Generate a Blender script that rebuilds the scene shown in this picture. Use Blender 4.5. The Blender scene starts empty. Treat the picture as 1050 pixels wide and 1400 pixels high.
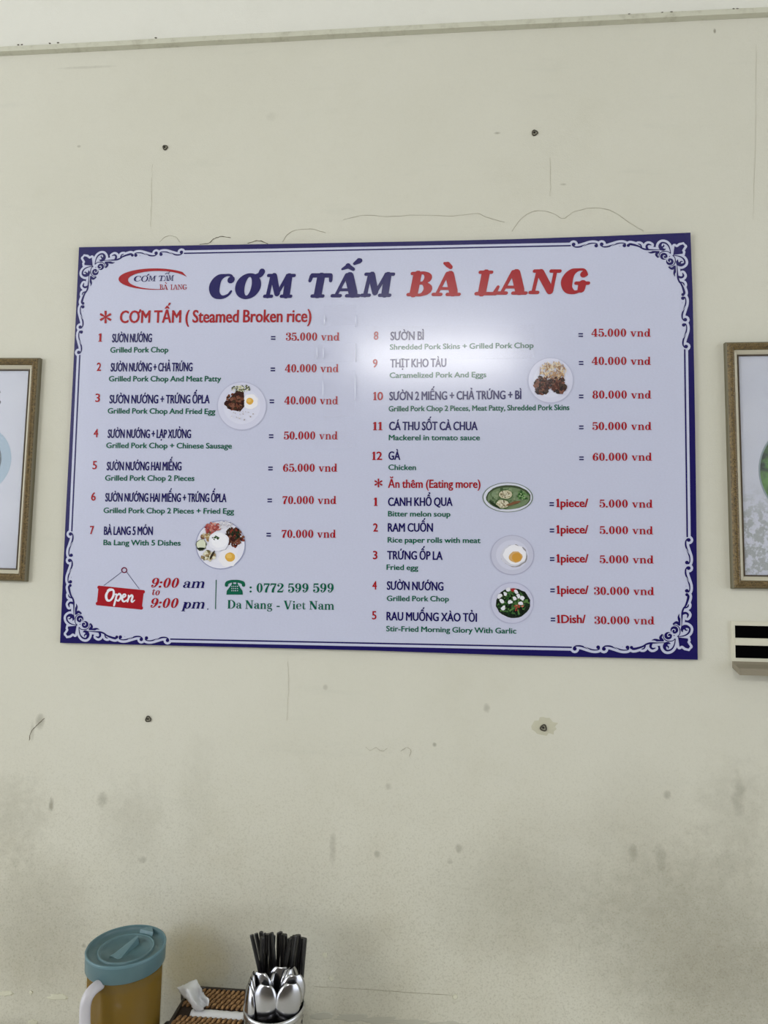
import bpy, bmesh, math, random
from mathutils import Vector as V, Matrix
from mathutils.geometry import delaunay_2d_cdt
PI = math.pi
rnd = random.Random(7)
SC = bpy.context.scene
COL = SC.collection
ZC = 1.861                      # height of the middle of the menu board
TABLE = 0.75

# ------------------------------------------------------------------ camera
F = 930.0
R = ((0.99651876, 0.08198062, 0.01515065), (0.00929723, 0.07131619, -0.99741043), (-0.08284881, 0.99407906, 0.07030573))
CP = V((0.13597155, -1.28291854, ZC - 0.22640485))
cam = bpy.data.cameras.new('camera')
cam.sensor_fit = 'HORIZONTAL'; cam.sensor_width = 36.0; cam.lens = F / 1050 * 36.0
cam.clip_start = 0.02
co = bpy.data.objects.new('camera', cam); COL.objects.link(co)
co.matrix_world = Matrix(((R[0][0], -R[1][0], -R[2][0], CP.x), (R[0][1], -R[1][1], -R[2][1], CP.y),
                          (R[0][2], -R[1][2], -R[2][2], CP.z), (0, 0, 0, 1)))
SC.camera = co

def at(u, v, y=0.0):
    """the point of the plane at depth y that the photograph shows at (u, v)"""
    a, b = (u - 525) / F, (v - 700) / F
    d = V([R[0][i] * a + R[1][i] * b + R[2][i] for i in range(3)])
    return CP + d * ((y - CP.y) / d.y)

# ------------------------------------------------------------------ world, lamps, exposure
W = bpy.data.worlds.new('world'); SC.world = W; W.use_nodes = True
bg = W.node_tree.nodes['Background']; bg.inputs[0].default_value = (0.895, 0.95, 1.03, 1); bg.inputs[1].default_value = 1.25
def area(name, loc, rot, sx, sy, power, col=(1, 1, 1)):
    l = bpy.data.lights.new(name, 'AREA'); l.shape = 'RECTANGLE'; l.size = sx; l.size_y = sy; l.energy = power; l.color = col
    o = bpy.data.objects.new(name, l); COL.objects.link(o); o.location = loc; o.rotation_euler = rot
    return o
# fluorescent tube on the ceiling behind the camera: it glares in the glossy board
area('ceiling_tube_light', (0.09, -3.5, ZC + 1.235), (math.radians(62), 0, 0), 1.1, 0.10, 9.5, (1.0, 0.99, 0.97))
# added light from out of view on the left, throws the pitcher's shadow
from_left = V((-3.6, -3.4, 2.5))
area('added_left_light', from_left, (V((-.2, 0, 1.5)) - from_left).to_track_quat('-Z', 'Y').to_euler(), 1.3, 1.4, 26, (0.97, 0.99, 1.0))
SC.view_settings.view_transform = 'Standard'; SC.view_settings.look = 'None'
SC.view_settings.exposure = 1.02; SC.view_settings.gamma = 1.0; SC.view_settings.use_curve_mapping = False

# ------------------------------------------------------------------ materials
def lin(c):
    c = c / 255.0
    return c / 12.92 if c <= 0.04045 else ((c + 0.055) / 1.055) ** 2.4
def rgb(r, g, b): return (lin(r), lin(g), lin(b), 1)
class NT:
    def __init__(s, name):
        s.m = bpy.data.materials.new(name); s.m.use_nodes = True; s.t = s.m.node_tree; s.n = s.t.nodes; s.b = s.n['Principled BSDF']
        s.out = s.n['Material Output']
    def node(s, kind, **kw):
        n = s.n.new(kind)
        for k, v in kw.items(): setattr(n, k, v)
        return n
    def set(s, inp, v):
        if hasattr(v, 'is_output') or isinstance(v, bpy.types.NodeSocket): s.t.links.new(v, inp)
        else: inp.default_value = v
    def math(s, op, a, b=0.0, c=None, clamp=False):
        n = s.node('ShaderNodeMath', operation=op); n.use_clamp = clamp
        s.set(n.inputs[0], a); s.set(n.inputs[1], b)
        if c is not None: s.set(n.inputs[2], c)
        return n.outputs[0]
    def mix(s, f, a, b):
        n = s.node('ShaderNodeMix', data_type='RGBA'); s.set(n.inputs[0], f); s.set(n.inputs[6], a); s.set(n.inputs[7], b)
        return n.outputs[2]
    def noise(s, scale, detail=3, rough=0.5, vec=None):
        n = s.node('ShaderNodeTexNoise'); n.inputs['Scale'].default_value = scale; n.inputs['Detail'].default_value = detail; n.inputs['Roughness'].default_value = rough
        if vec is not None: s.t.links.new(vec, n.inputs['Vector'])
        return n.outputs[0]
    def ramp(s, f, lo, hi):
        n = s.node('ShaderNodeMapRange'); n.interpolation_type = 'SMOOTHSTEP'; s.set(n.inputs[0], f); n.inputs[1].default_value = lo; n.inputs[2].default_value = hi
        return n.outputs[0]
    def pos(s): return s.node('ShaderNodeNewGeometry').outputs['Position']
    def bump(s, h, strength, dist=0.001):
        n = s.node('ShaderNodeBump'); n.inputs['Strength'].default_value = strength; n.inputs['Distance'].default_value = dist
        s.t.links.new(h, n.inputs['Height']); s.t.links.new(n.outputs[0], s.b.inputs['Normal'])
    def p(s, **kw):
        for k, v in kw.items(): s.set(s.b.inputs[k.replace('_', ' ')], v)
        return s

def plain(name, col, rough=0.5, metal=0.0, vary=0.08, scale=40, spec=0.5):
    m = NT(name); n = m.noise(scale, 4)
    dark = tuple(c * (1 - vary) for c in col[:3]) + (1,); lite = tuple(min(1, c * (1 + vary)) for c in col[:3]) + (1,)
    m.p(Base_Color=m.mix(n, dark, lite), Roughness=rough, Metallic=metal, Specular_IOR_Level=spec)
    return m.m
INKS = {}
def ink(col, vary=0.06):
    k = tuple(col)
    if k not in INKS:
        m = NT('print_ink'); n = m.noise(300, 3)
        c = rgb(*col); m.p(Base_Color=m.mix(n, tuple(x * (1 - vary) for x in c[:3]) + (1,), tuple(x * (1 + vary) for x in c[:3]) + (1,)), Roughness=GLOSS, Specular_IOR_Level=0.5); m.bump(m.noise(700, 3), .07, .0004)
        INKS[k] = m.m
    return INKS[k]
GLOSS = 0.165
NAVY = (26, 20, 88); RED = (158, 22, 34); GREEN = (16, 92, 70); LAV = (194, 197, 219)

# wall paint with broad darker patches and stains
def wall_material():
    m = NT('old_cream_wall_paint'); P = m.pos(); sep = m.node('ShaderNodeSeparateXYZ'); m.t.links.new(P, sep.inputs[0]); X, Z = sep.outputs[0], sep.outputs[2]
    big = m.noise(1.6, 5, 0.6, P); mid = m.noise(9, 6, 0.65, P); fine = m.noise(420, 2, 0.6, P)
    c = m.mix(m.ramp(big, 0.3, 0.7), rgb(204, 202, 188), rgb(208, 206, 193))
    c = m.mix(m.math('MULTIPLY', m.ramp(mid, 0.5, 0.8), 0.25), c, rgb(194, 191, 174))
    # brushed wipe marks
    mp = m.node('ShaderNodeMapping'); mp.inputs['Scale'].default_value = (2.2, 1, 13); m.t.links.new(P, mp.inputs['Vector'])
    wipe = m.noise(2.2, 4, 0.6, mp.outputs[0])
    c = m.mix(m.math('MULTIPLY', m.ramp(wipe, 0.58, 0.8), 0.3), c, rgb(190, 190, 178))
    # grime where hands and chairs rub, low on the wall
    low = m.ramp(Z, 1.42, 0.92)
    g = m.math('MULTIPLY', m.math('MULTIPLY_ADD', m.ramp(m.noise(4.5, 6, 0.65, P), 0.3, 0.75), 0.75, 0.22), low)
    c = m.mix(m.math('MULTIPLY', g, 0.3), c, rgb(172, 162, 136))
    grit = m.math('MULTIPLY', m.ramp(m.noise(330, 3, 0.75, P), 0.46, 0.74), m.math('MULTIPLY_ADD', low, 0.34, 0.04))
    c = m.mix(grit, c, rgb(128, 122, 98))
    wob = m.noise(55, 4, 0.6, P)
    stains_and_patches = [(55, 985, 7, 12, .4), (44, 1000, 4, 14, .25), (70, 1100, 4, 9, .55), (140, 1092, 9, 12, .4), (20, 1122, 55, 64, .2), (180, 1118, 52, 60, .14),
              (195, 1175, 7, 6, .4), (455, 1158, 6, 24, .3), (516, 1168, 5, 6, .4), (627, 1160, 6, 6, .35), (531, 1075, 5, 5, .3), (665, 968, 5, 6, .35),
              (445, 940, 4, 4, .3), (870, 1110, 75, 75, .09), (903, 1170, 9, 22, .25), (1005, 1120, 60, 85, .17), (1010, 1086, 10, 34, .3), (912, 1086, 6, 6, .4),
              (866, 1166, 8, 12, .3), (615, 1178, 5, 5, .4), (390, 1262, 170, 16, .14), (594, 1018, 3, 3, .5), (115, 1293, 4, 3, .5), (372, 160, 9, 7, .12),
              (120, 92, 40, 4, .2), (850, 14, 50, 5, .22), (330, 45, 60, 5, .16), (85, 63, 4, 3, .6), (977, 42, 2, 4, .8), (680, 182, 5, 2, .5), (770, 252, 5, 2, .4),
              (108, 200, 3, 2, .4), (700, 1240, 130, 80, .2), (950, 1290, 170, 130, .42), (1040, 1390, 160, 90, .2), (800, 1190, 170, 90, .14), (50, 1270, 90, 110, .3), (270, 1090, 30, 90, .08)]  # the broad ones darken wide areas of the lower wall
    for (u, v, rx, rz, k) in stains_and_patches:
        p = at(u, v, 0.008); q = at(u + rx, v - rz, 0.008); ax = abs(q.x - p.x); az = abs(q.z - p.z)
        dx = m.math('DIVIDE', m.math('SUBTRACT', X, p.x), ax); dz = m.math('DIVIDE', m.math('SUBTRACT', Z, p.z), az)
        d = m.math('ADD', m.math('MULTIPLY', dx, dx), m.math('MULTIPLY', dz, dz))
        big_ = rx > 60; d = m.math('ADD', d, m.math('MULTIPLY', wob, 0.9 if big_ else 2.2))
        f = m.math('MULTIPLY', m.ramp(d, 1.9, 0.0) if big_ else m.ramp(d, 2.4, 0.75), k)
        c = m.mix(f, c, rgb(104, 98, 78))
    # yellow tint of the pitcher's shadow, painted into the wall colour
    p = at(262, 1320, 0.008)
    dx = m.math('DIVIDE', m.math('SUBTRACT', X, p.x), 0.07); dz = m.math('DIVIDE', m.math('SUBTRACT', Z, p.z), 0.07)
    d = m.math('ADD', m.math('ADD', m.math('MULTIPLY', dx, dx), m.math('MULTIPLY', dz, dz)), m.math('MULTIPLY', wob, 1.2))
    c = m.mix(m.math('MULTIPLY', m.ramp(d, 2.2, 0.3), 0.35), c, rgb(196, 176, 96))
    zt = at(500, 43, 0.0).z
    c = m.mix(m.ramp(Z, zt - .004, zt + .004), c, m.mix(m.math('MULTIPLY', m.ramp(mid, .5, .8), .3), rgb(220, 219, 210), rgb(206, 205, 194)))
    m.p(Base_Color=c, Roughness=0.75, Specular_IOR_Level=0.25)
    h = m.math('ADD', m.math('MULTIPLY', fine, 0.5), m.math('MULTIPLY', m.noise(60, 5, 0.6, P), 1.0))
    m.bump(h, 0.35, 0.0015)
    return m.m

def clear_plastic(name, tint, alpha, rough=0.15, tr=(1, 1, 1, 1)):
    """tinted plastic you see through: alpha is how much of it is body colour"""
    m = NT(name); m.p(Base_Color=tint, Roughness=rough)
    t = m.node('ShaderNodeBsdfTransparent'); t.inputs[0].default_value = tr
    x = m.node('ShaderNodeMixShader'); x.inputs[0].default_value = alpha
    m.t.links.new(t.outputs[0], x.inputs[1]); m.t.links.new(m.b.outputs[0], x.inputs[2]); m.t.links.new(x.outputs[0], m.out.inputs[0])
    return m.m

# ------------------------------------------------------------------ object helpers
def root_loc(p):
    l = V((0, 0, 0))
    while p is not None: l = l + p.location; p = p.parent
    return l
def obj(name, verts, faces, mat, parent=None, mats=None, fmat=None, smooth=False, world=True):
    """one mesh object; vertices in world coordinates unless world=False"""
    off = root_loc(parent) if world else V((0, 0, 0))
    me = bpy.data.meshes.new(name); me.from_pydata([V(v) - off for v in verts], [], faces)
    for mm in (mats or [mat]): me.materials.append(mm)
    if fmat:
        for p, i in zip(me.polygons, fmat): p.material_index = i
    if smooth:
        for p in me.polygons: p.use_smooth = True
    me.update()
    o = bpy.data.objects.new(name, me); COL.objects.link(o)
    if parent is not None: o.parent = parent
    return o
def obj_bm(name, bm, mat, parent=None, smooth=False, world=True):
    me = bpy.data.meshes.new(name); bmesh.ops.recalc_face_normals(bm, faces=bm.faces[:])
    if world: bmesh.ops.translate(bm, verts=bm.verts[:], vec=-root_loc(parent))
    bm.to_mesh(me); bm.free(); me.materials.append(mat)
    if smooth:
        for p in me.polygons: p.use_smooth = True
    o = bpy.data.objects.new(name, me); COL.objects.link(o)
    if parent is not None: o.parent = parent
    return o
def tag(o, label=None, cat=None, group=None, kind=None):
    if label: o['label'] = label
    if cat: o['category'] = cat
    if group: o['group'] = group
    if kind: o['kind'] = kind
    return o
def empty(name, loc, rz=0.0):
    o = bpy.data.objects.new(name, None); COL.objects.link(o); o.location = loc; o.rotation_euler = (0, 0, rz); o.empty_display_size = 0.05
    return o
def bm_box(bm, lo, hi, bevel=0.0, seg=2):
    r = bmesh.ops.create_cube(bm, size=1.0); vs = r['verts']
    for v in vs: v.co = V([lo[i] + (v.co[i] + 0.5) * (hi[i] - lo[i]) for i in range(3)])
    if bevel > 0:
        es = list({e for v in vs for e in v.link_edges}); bmesh.ops.bevel(bm, geom=es, offset=bevel, segments=seg, affect='EDGES', profile=0.5)
def bm_tube(bm, pts, rad, n=8, cap=True, squash=None):
    """tube through pts; rad a number or a list; squash=(axis vector, factor) flattens the section"""
    pts = [V(p) for p in pts]; rs = rad if isinstance(rad, (list, tuple)) else [rad] * len(pts); rings = []
    t0 = (pts[1] - pts[0]).normalized(); up = V((0, 0, 1)) if abs(t0.z) < 0.9 else V((0, 1, 0)); nrm = t0.cross(up).normalized()
    for i, p in enumerate(pts):
        t = (pts[min(i + 1, len(pts) - 1)] - pts[max(i - 1, 0)]).normalized()
        nrm = (nrm - t * nrm.dot(t)).normalized(); b = t.cross(nrm); ring = []
        for k in range(n):
            d = nrm * math.cos(2 * PI * k / n) * rs[i] + b * math.sin(2 * PI * k / n) * rs[i]
            if squash: ax = squash[0]; d = d - ax * d.dot(ax) * (1 - squash[1])
            ring.append(bm.verts.new(p + d))
        rings.append(ring)
    for a, b in zip(rings, rings[1:]):
        for k in range(n): bm.faces.new((a[k], a[(k + 1) % n], b[(k + 1) % n], b[k]))
    if cap: bm.faces.new(rings[0][::-1]); bm.faces.new(rings[-1])
def catmull(pts, n=6, closed=False):
    """smooth curve through points of any dimension"""
    P = [tuple(p) for p in pts]; out = []; N = len(P); segs = N if closed else N - 1
    for i in range(segs):
        if closed: a, b, c, d = P[(i - 1) % N], P[i], P[(i + 1) % N], P[(i + 2) % N]
        else: b, c = P[i], P[i + 1]; a = P[i - 1] if i else b; d = P[i + 2] if i + 2 < N else c
        for k in range(n):
            t = k / n
            out.append(tuple(0.5 * ((2 * y) + (z - x) * t + (2 * x - 5 * y + 4 * z - w) * t * t + (3 * y - x - 3 * z + w) * t ** 3) for x, y, z, w in zip(a, b, c, d)))
    if not closed: out.append(P[-1])
    return out

# ------------------------------------------------------------------ flat lettering: pen strokes merged into one clean outline
class Ink:
    def __init__(s): s.f = []
    def poly(s, pts): s.f.append([tuple(p[:2]) for p in pts])
    def tri(s, *p):
        a = (p[1][0] - p[0][0]) * (p[2][1] - p[0][1]) - (p[2][0] - p[0][0]) * (p[1][1] - p[0][1])
        if abs(a) > 1e-5: s.f.append(list(p) if a > 0 else [p[0], p[2], p[1]])
    def disc(s, x, y, r, ry=None, n=10, rot=0.0):
        ry = ry or r; c, q = math.cos(rot), math.sin(rot)
        s.f.append([(x + r * math.cos(2 * PI * k / n) * c - ry * math.sin(2 * PI * k / n) * q, y + r * math.cos(2 * PI * k / n) * q + ry * math.sin(2 * PI * k / n) * c) for k in range(n)])
    def stroke(s, pts, w=None, smooth=False, caps=False, joints=False, n=5, closed=False):
        P = [(p[0], p[1], p[2] if len(p) > 2 else w) for p in pts]
        if smooth: P = catmull(P, n, closed)
        if closed: P = P + [P[0]]
        L = []
        for i, (x, y, ww) in enumerate(P):
            a = P[max(i - 1, 0)]; b = P[min(i + 1, len(P) - 1)]
            if closed and i in (0, len(P) - 1): a, b = P[-2], P[1]
            dx, dy = b[0] - a[0], b[1] - a[1]; l = math.hypot(dx, dy) or 1
            L.append(((x - dy / l * ww / 2, y + dx / l * ww / 2), (x + dy / l * ww / 2, y - dx / l * ww / 2)))
        for (a, b), (c, d) in zip(L, L[1:]): s.tri(a, b, d); s.tri(a, d, c)
        if joints:
            for x, y, ww in P[1:-1]: s.disc(x, y, ww / 2)
        if caps and not closed:
            for x, y, ww in (P[0], P[-1]): s.disc(x, y, ww / 2)
    def line(s, x0, y0, x1, y1, w, caps=False): s.stroke([(x0, y0), (x1, y1)], w, caps=caps)
    def ring(s, cx, cy, rx, ry, wv, wh, n=28):
        o = []; i = []
        for k in range(n):
            t = 2 * PI * k / n; c, q = math.cos(t), math.sin(t); o.append((cx + rx * c, cy + ry * q)); i.append((cx + (rx - wv) * c, cy + (ry - wh) * q))
        for k in range(n):
            j = (k + 1) % n; s.tri(o[k], o[j], i[j]); s.tri(o[k], i[j], i[k])
    def solve(s):
        vs = []; fs = []
        for f in s.f:
            a = sum(p[0] * q[1] - q[0] * p[1] for p, q in zip(f, f[1:] + f[:1]))
            if abs(a) < 1e-6: continue
            if a < 0: f = f[::-1]
            fs.append(list(range(len(vs), len(vs) + len(f)))); vs += [V(p) for p in f]
        def inside(x, y, P):
            c = False
            for (xa, ya), (xb, yb) in zip(P, P[1:] + P[:1]):
                if (ya > y) != (yb > y) and x < (xb - xa) * (y - ya) / (yb - ya) + xa: c = not c
            return c
        jr = random.Random(3)
        for attempt in range(6):   # a piece that lies outside its strokes means the merge went wrong: nudge and repeat
            r = delaunay_2d_cdt(vs, [], fs, 0, 1e-4); out = []; bad = 0
            for f, o in zip(r[2], r[5]):
                if not o: continue
                P = [r[0][i] for i in f]; x = sum(p[0] for p in P) / 3; y = sum(p[1] for p in P) / 3
                if any(inside(x, y, [tuple(vs[i]) for i in fs[k]]) for k in o): out.append(tuple(f))
                elif abs((P[1] - P[0]).cross(P[2] - P[0])) > .05: bad += 1
            if not bad: break
            vs = [v + V((jr.uniform(-.01, .01), jr.uniform(-.01, .01))) for v in vs]
        if bad: print('MERGE', bad, len(out))
        return [tuple(v) for v in r[0]], out

def serif_glyphs():
    G = {}
    def g(ch, adv):
        k = Ink(); G[ch] = [k, adv]; return k
    S = 19
    k = g('0', 66); k.ring(32, 50, 28, 51, 19, 6)
    k = g('1', 56); k.line(30, 100, 30, 3, S); k.stroke([(8, 82, 5), (30, 97, 9)]); k.line(10, 3, 51, 3, 6)
    k = g('2', 66); k.disc(16, 73, 10); k.stroke([(9, 74, 6), (16, 92, 6), (33, 97, 7), (49, 88, 16), (53, 72, 20), (43, 50, 14), (22, 28, 9), (8, 10, 8)], smooth=True); k.line(6, 9, 55, 9, 17); k.stroke([(54, 8, 8), (60, 30, 5)])
    k = g('3', 64); k.disc(15, 76, 10); k.disc(15, 24, 10)
    k.stroke([(8, 77, 6), (14, 93, 6), (30, 97, 6), (46, 90, 14), (50, 75, 19), (44, 59, 13), (26, 53, 6)], smooth=True); k.stroke([(26, 53, 6), (46, 47, 13), (53, 28, 20), (47, 10, 14), (29, 3, 6), (13, 8, 6), (7, 23, 6)], smooth=True)
    k = g('4', 68); k.stroke([(40, 99, 9), (5, 30, 8)]); k.line(2, 28, 65, 28, 9); k.line(44, 100, 44, 3, S); k.line(28, 3, 62, 3, 6)
    k = g('5', 64); k.line(13, 91, 54, 91, 15); k.line(14, 98, 12, 50, 7); k.stroke([(12, 52, 5), (28, 62, 7), (46, 55, 15), (53, 32, 20), (46, 10, 14), (28, 3, 6), (12, 8, 6), (8, 22, 6)], smooth=True); k.disc(15, 24, 10)
    k = g('6', 66); k.ring(33, 31, 28, 31, 18, 6); k.stroke([(14, 30, 18), (14, 58, 19), (27, 88, 11), (43, 97, 6), (53, 86, 6)], smooth=True); k.disc(49, 79, 9)
    k = g('9', 66); k.ring(33, 69, 28, 31, 18, 6); k.stroke([(52, 70, 18), (52, 42, 19), (39, 12, 11), (23, 3, 6), (13, 14, 6)], smooth=True); k.disc(17, 21, 9)
    k = g('7', 62); k.line(6, 91, 58, 91, 15); k.line(9, 99, 8, 70, 6); k.stroke([(56, 92, 8), (40, 60, 14), (28, 28, 20), (26, 0, 21)], smooth=True)
    k = g('8', 66); k.ring(32, 75, 25, 26, 16, 6); k.ring(32, 27, 29, 29, 19, 6)
    k = g('.', 30); k.disc(13, 10, 11)
    k = g(':', 32); k.disc(15, 10, 11); k.disc(15, 54, 11)
    k = g('-', 44); k.line(5, 32, 38, 32, 13)
    k = g(' ', 34)
    def foot(k, x0, x1, y=3): k.line(x0, y, x1, y, 6)
    k = g('n', 72); k.line(17, 66, 17, 3, 16); foot(k, 4, 17, 63); foot(k, 3, 32); k.stroke([(20, 48, 5), (33, 63, 7), (47, 61, 13), (53, 44, 16), (53, 3, 16)], smooth=True); foot(k, 40, 68)
    k = g('m', 108); k.line(17, 66, 17, 3, 16); foot(k, 4, 17, 63); foot(k, 3, 32)
    for d in (0, 36): k.stroke([(20 + d, 48, 5), (33 + d, 63, 7), (47 + d, 61, 13), (53 + d, 44, 16), (53 + d, 3, 16)], smooth=True); foot(k, 42 + d, 66 + d)
    k = g('v', 68); k.stroke([(15, 64, 17), (34, 2, 13)]); k.stroke([(54, 64, 6), (35, 2, 8)]); foot(k, 1, 29, 63); foot(k, 43, 66, 63)
    k = g('d', 72); k.ring(28, 32, 25, 34, 16, 6); k.line(50, 100, 50, 3, 16); foot(k, 36, 50, 97); foot(k, 50, 68)
    k = g('p', 72); k.ring(42, 32, 25, 34, 16, 6); k.line(18, 66, 18, -28, 16); foot(k, 4, 18, 63); foot(k, 3, 34, -26)
    k = g('o', 62); k.ring(30, 32, 26, 34, 16, 6)
    k = g('a', 64); k.disc(14, 49, 8); k.stroke([(8, 50, 5), (17, 63, 5), (30, 66, 6), (43, 58, 13), (45, 44, 16), (45, 12, 16), (55, 3, 7), (61, 8, 4)], smooth=True); k.stroke([(45, 40, 5), (20, 33, 10), (12, 18, 16), (21, 3, 7), (37, 8, 5), (45, 18, 5)], smooth=True)
    k = g('e', 60); k.line(12, 36, 52, 36, 5); k.stroke([(50, 36, 10), (46, 58, 12), (30, 65, 5), (13, 54, 14), (11, 33, 17), (15, 12, 13), (32, 2, 6), (48, 12, 4), (52, 20, 4)], smooth=True)
    k = g('g', 64); k.ring(28, 44, 22, 23, 14, 6); k.stroke([(44, 62, 5), (58, 66, 9)]); k.stroke([(16, 26, 5), (10, 15, 8), (20, 8, 12), (42, 6, 14), (52, -8, 12), (40, -24, 6), (20, -25, 6), (8, -14, 10), (14, -3, 6)], smooth=True)
    k = g('t', 44); k.stroke([(18, 82, 6), (18, 22, 15), (24, 5, 11), (35, 6, 5), (40, 16, 4)], smooth=True); k.line(3, 63, 38, 63, 6)
    k = g('i', 38); k.line(18, 66, 18, 3, 16); foot(k, 4, 18, 63); foot(k, 4, 34); k.disc(17, 88, 10)
    k = g('D', 90); k.line(18, 97, 18, 3, 20); k.stroke([(18, 97, 6), (44, 97, 7), (68, 77, 16), (74, 50, 20), (68, 23, 16), (44, 3, 7), (18, 3, 6)], smooth=True); foot(k, 2, 20, 97); foot(k, 2, 20)
    k = g('N', 90); k.line(14, 97, 14, 3, 7); k.line(15, 97, 70, 5, 22); k.line(71, 100, 71, 3, 7); foot(k, 1, 24, 97); foot(k, 1, 30); foot(k, 57, 86, 97)
    k = g('V', 90); k.stroke([(16, 97, 21), (44, 0, 17)]); k.stroke([(73, 97, 7), (46, 0, 9)]); foot(k, 0, 35, 97); foot(k, 58, 90, 97)
    return G
def cooper_letter(ch, k, w=1.0):
    """heavy round-serifed capital, cap height 100; w scales the weight"""
    def L(*p): k.stroke([(x, y, t * w) for x, y, t in p], caps=True, joints=True)
    def Sm(*p): k.stroke([(x, y, t * w) for x, y, t in p], smooth=True, caps=True, joints=True, n=7)
    s = 14
    if ch == 'C': k.disc(88, 77, 15 * w); Sm((96, 74, 12), (84, 94, 10), (62, 95, 12), (36, 82, 32), (26, 52, 44), (36, 20, 34), (62, 6, 16), (86, 14, 11), (97, 30, 9)); return 104
    if ch == 'G': k.disc(84, 78, 14 * w); Sm((94, 76, 12), (82, 94, 10), (60, 95, 12), (36, 82, 32), (26, 52, 44), (36, 20, 34), (60, 6, 16), (82, 12, 12)); L((62, 42, s), (108, 42, s)); L((86, 40, 30), (86, 18, 28)); return 110
    if ch == 'O': k.ring(54, 50, 54, 53, 40 * w, 15 * w, 40); return 108
    if ch == 'M':
        L((24, 90, 16), (20, 8, 20)); L((4, 7, s), (40, 7, s)); L((6, 93, s), (38, 93, s)); L((34, 88, 32), (64, 20, 28)); L((64, 14, 15), (100, 90, 18)); L((108, 86, 34), (110, 14, 34)); L((86, 7, s), (134, 7, s)); L((98, 93, s), (134, 93, s)); return 140
    if ch == 'T': L((50, 86, 34), (50, 14, 34)); L((26, 7, s), (74, 7, s)); L((10, 91, 18), (90, 91, 18)); L((8, 88, 17), (5, 70, 15)); L((92, 88, 17), (95, 70, 15)); return 100
    if ch == 'A': L((48, 92, 16), (20, 10, 14)); L((60, 86, 36), (90, 16, 36)); L((32, 31, 12), (78, 31, 12)); L((4, 7, s), (38, 7, s)); L((64, 7, s), (116, 7, s)); return 120
    if ch == 'B':
        L((28, 88, 34), (28, 12, 34)); L((6, 7, s), (40, 7, s)); L((6, 93, s), (40, 93, s)); Sm((28, 94, 12), (56, 94, 14), (74, 75, 32), (56, 55, 13), (30, 53, 12)); Sm((30, 53, 12), (60, 52, 14), (82, 29, 36), (60, 7, 14), (28, 6, 12)); return 100
    if ch == 'L': L((30, 88, 34), (30, 12, 34)); L((6, 93, s), (54, 93, s)); L((6, 7, s), (88, 7, s)); L((84, 12, 18), (92, 34, 13)); return 98
    if ch == 'N': L((22, 88, 16), (18, 10, 16)); L((4, 7, s), (38, 7, s)); L((6, 93, s), (36, 93, s)); L((34, 86, 32), (90, 14, 30)); L((98, 90, 16), (96, 12, 16)); L((78, 93, s), (118, 93, s)); return 118
SG = serif_glyphs()
for ch in SG: SG[ch] = (SG[ch][0].solve() if SG[ch][0].f else ([], []), SG[ch][1])

FONT = bpy.data.curves.new('lettering', 'FONT')
HORN = {'Ơ': 'O', 'Ờ': 'Ò', 'Ớ': 'Ó', 'Ở': 'Ỏ', 'Ư': 'U', 'Ứ': 'Ú', 'Ừ': 'Ù', 'Ử': 'Ủ'}
CH = {}
def char_mesh(t):
    FONT.body = t; FONT.fill_mode = 'BOTH'; FONT.resolution_u = 3
    o = bpy.data.objects.new('lettering', FONT); COL.objects.link(o)
    dg = bpy.context.evaluated_depsgraph_get(); me = bpy.data.meshes.new_from_object(o.evaluated_get(dg))
    vs = [(v.co.x * 146.6, v.co.y * 146.6) for v in me.vertices]; fs = [tuple(p.vertices) for p in me.polygons]
    bpy.data.objects.remove(o); bpy.data.meshes.remove(me)
    return vs, fs
def char(ch):
    """outline and advance of one built-in letter; horned vowels get their horn as a stroke, 1 gets a flag and foot"""
    if ch in CH: return CH[ch]
    if ch == ' ': CH[ch] = ([], [], 34.0); return CH[ch]
    if ch == '1': (vs, fs), adv = SG['1']; CH[ch] = ([(x * .9, y) for x, y in vs], fs, 54.0); return CH[ch]
    base = HORN.get(ch, ch); vs, fs = char_mesh(base); I = char_mesh('I')[0]
    adv = max(p[0] for p in char_mesh(base + 'I')[0]) - max(p[0] for p in I)
    if ch in HORN:
        body = char_mesh('O' if 'O' in ch or HORN[ch][0] in 'OÒÓỎ' else 'U')[0]; x1 = max(p[0] for p in body); k = Ink()
        k.stroke([(x1 - 12, 84, 12), (x1 + 1, 90, 13), (x1 + 7, 104, 14)], smooth=True, caps=True); hv, hf = k.solve(); n = len(vs)
        vs = vs + hv; fs = fs + [tuple(i + n for i in f) for f in hf]; adv += 7
    CH[ch] = (vs, fs, adv); return CH[ch]
def sans(text, w):
    """built-in sans letters, to be thickened by w pixels once set"""
    vs, fs, x = [], [], 0.0
    for ch in text:
        gv, gf, adv = char(ch); n = len(vs); vs += [(x + a, b) for a, b in gv]; fs += [tuple(i + n for i in f) for f in gf]; x += adv
    return vs, fs, w
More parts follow.
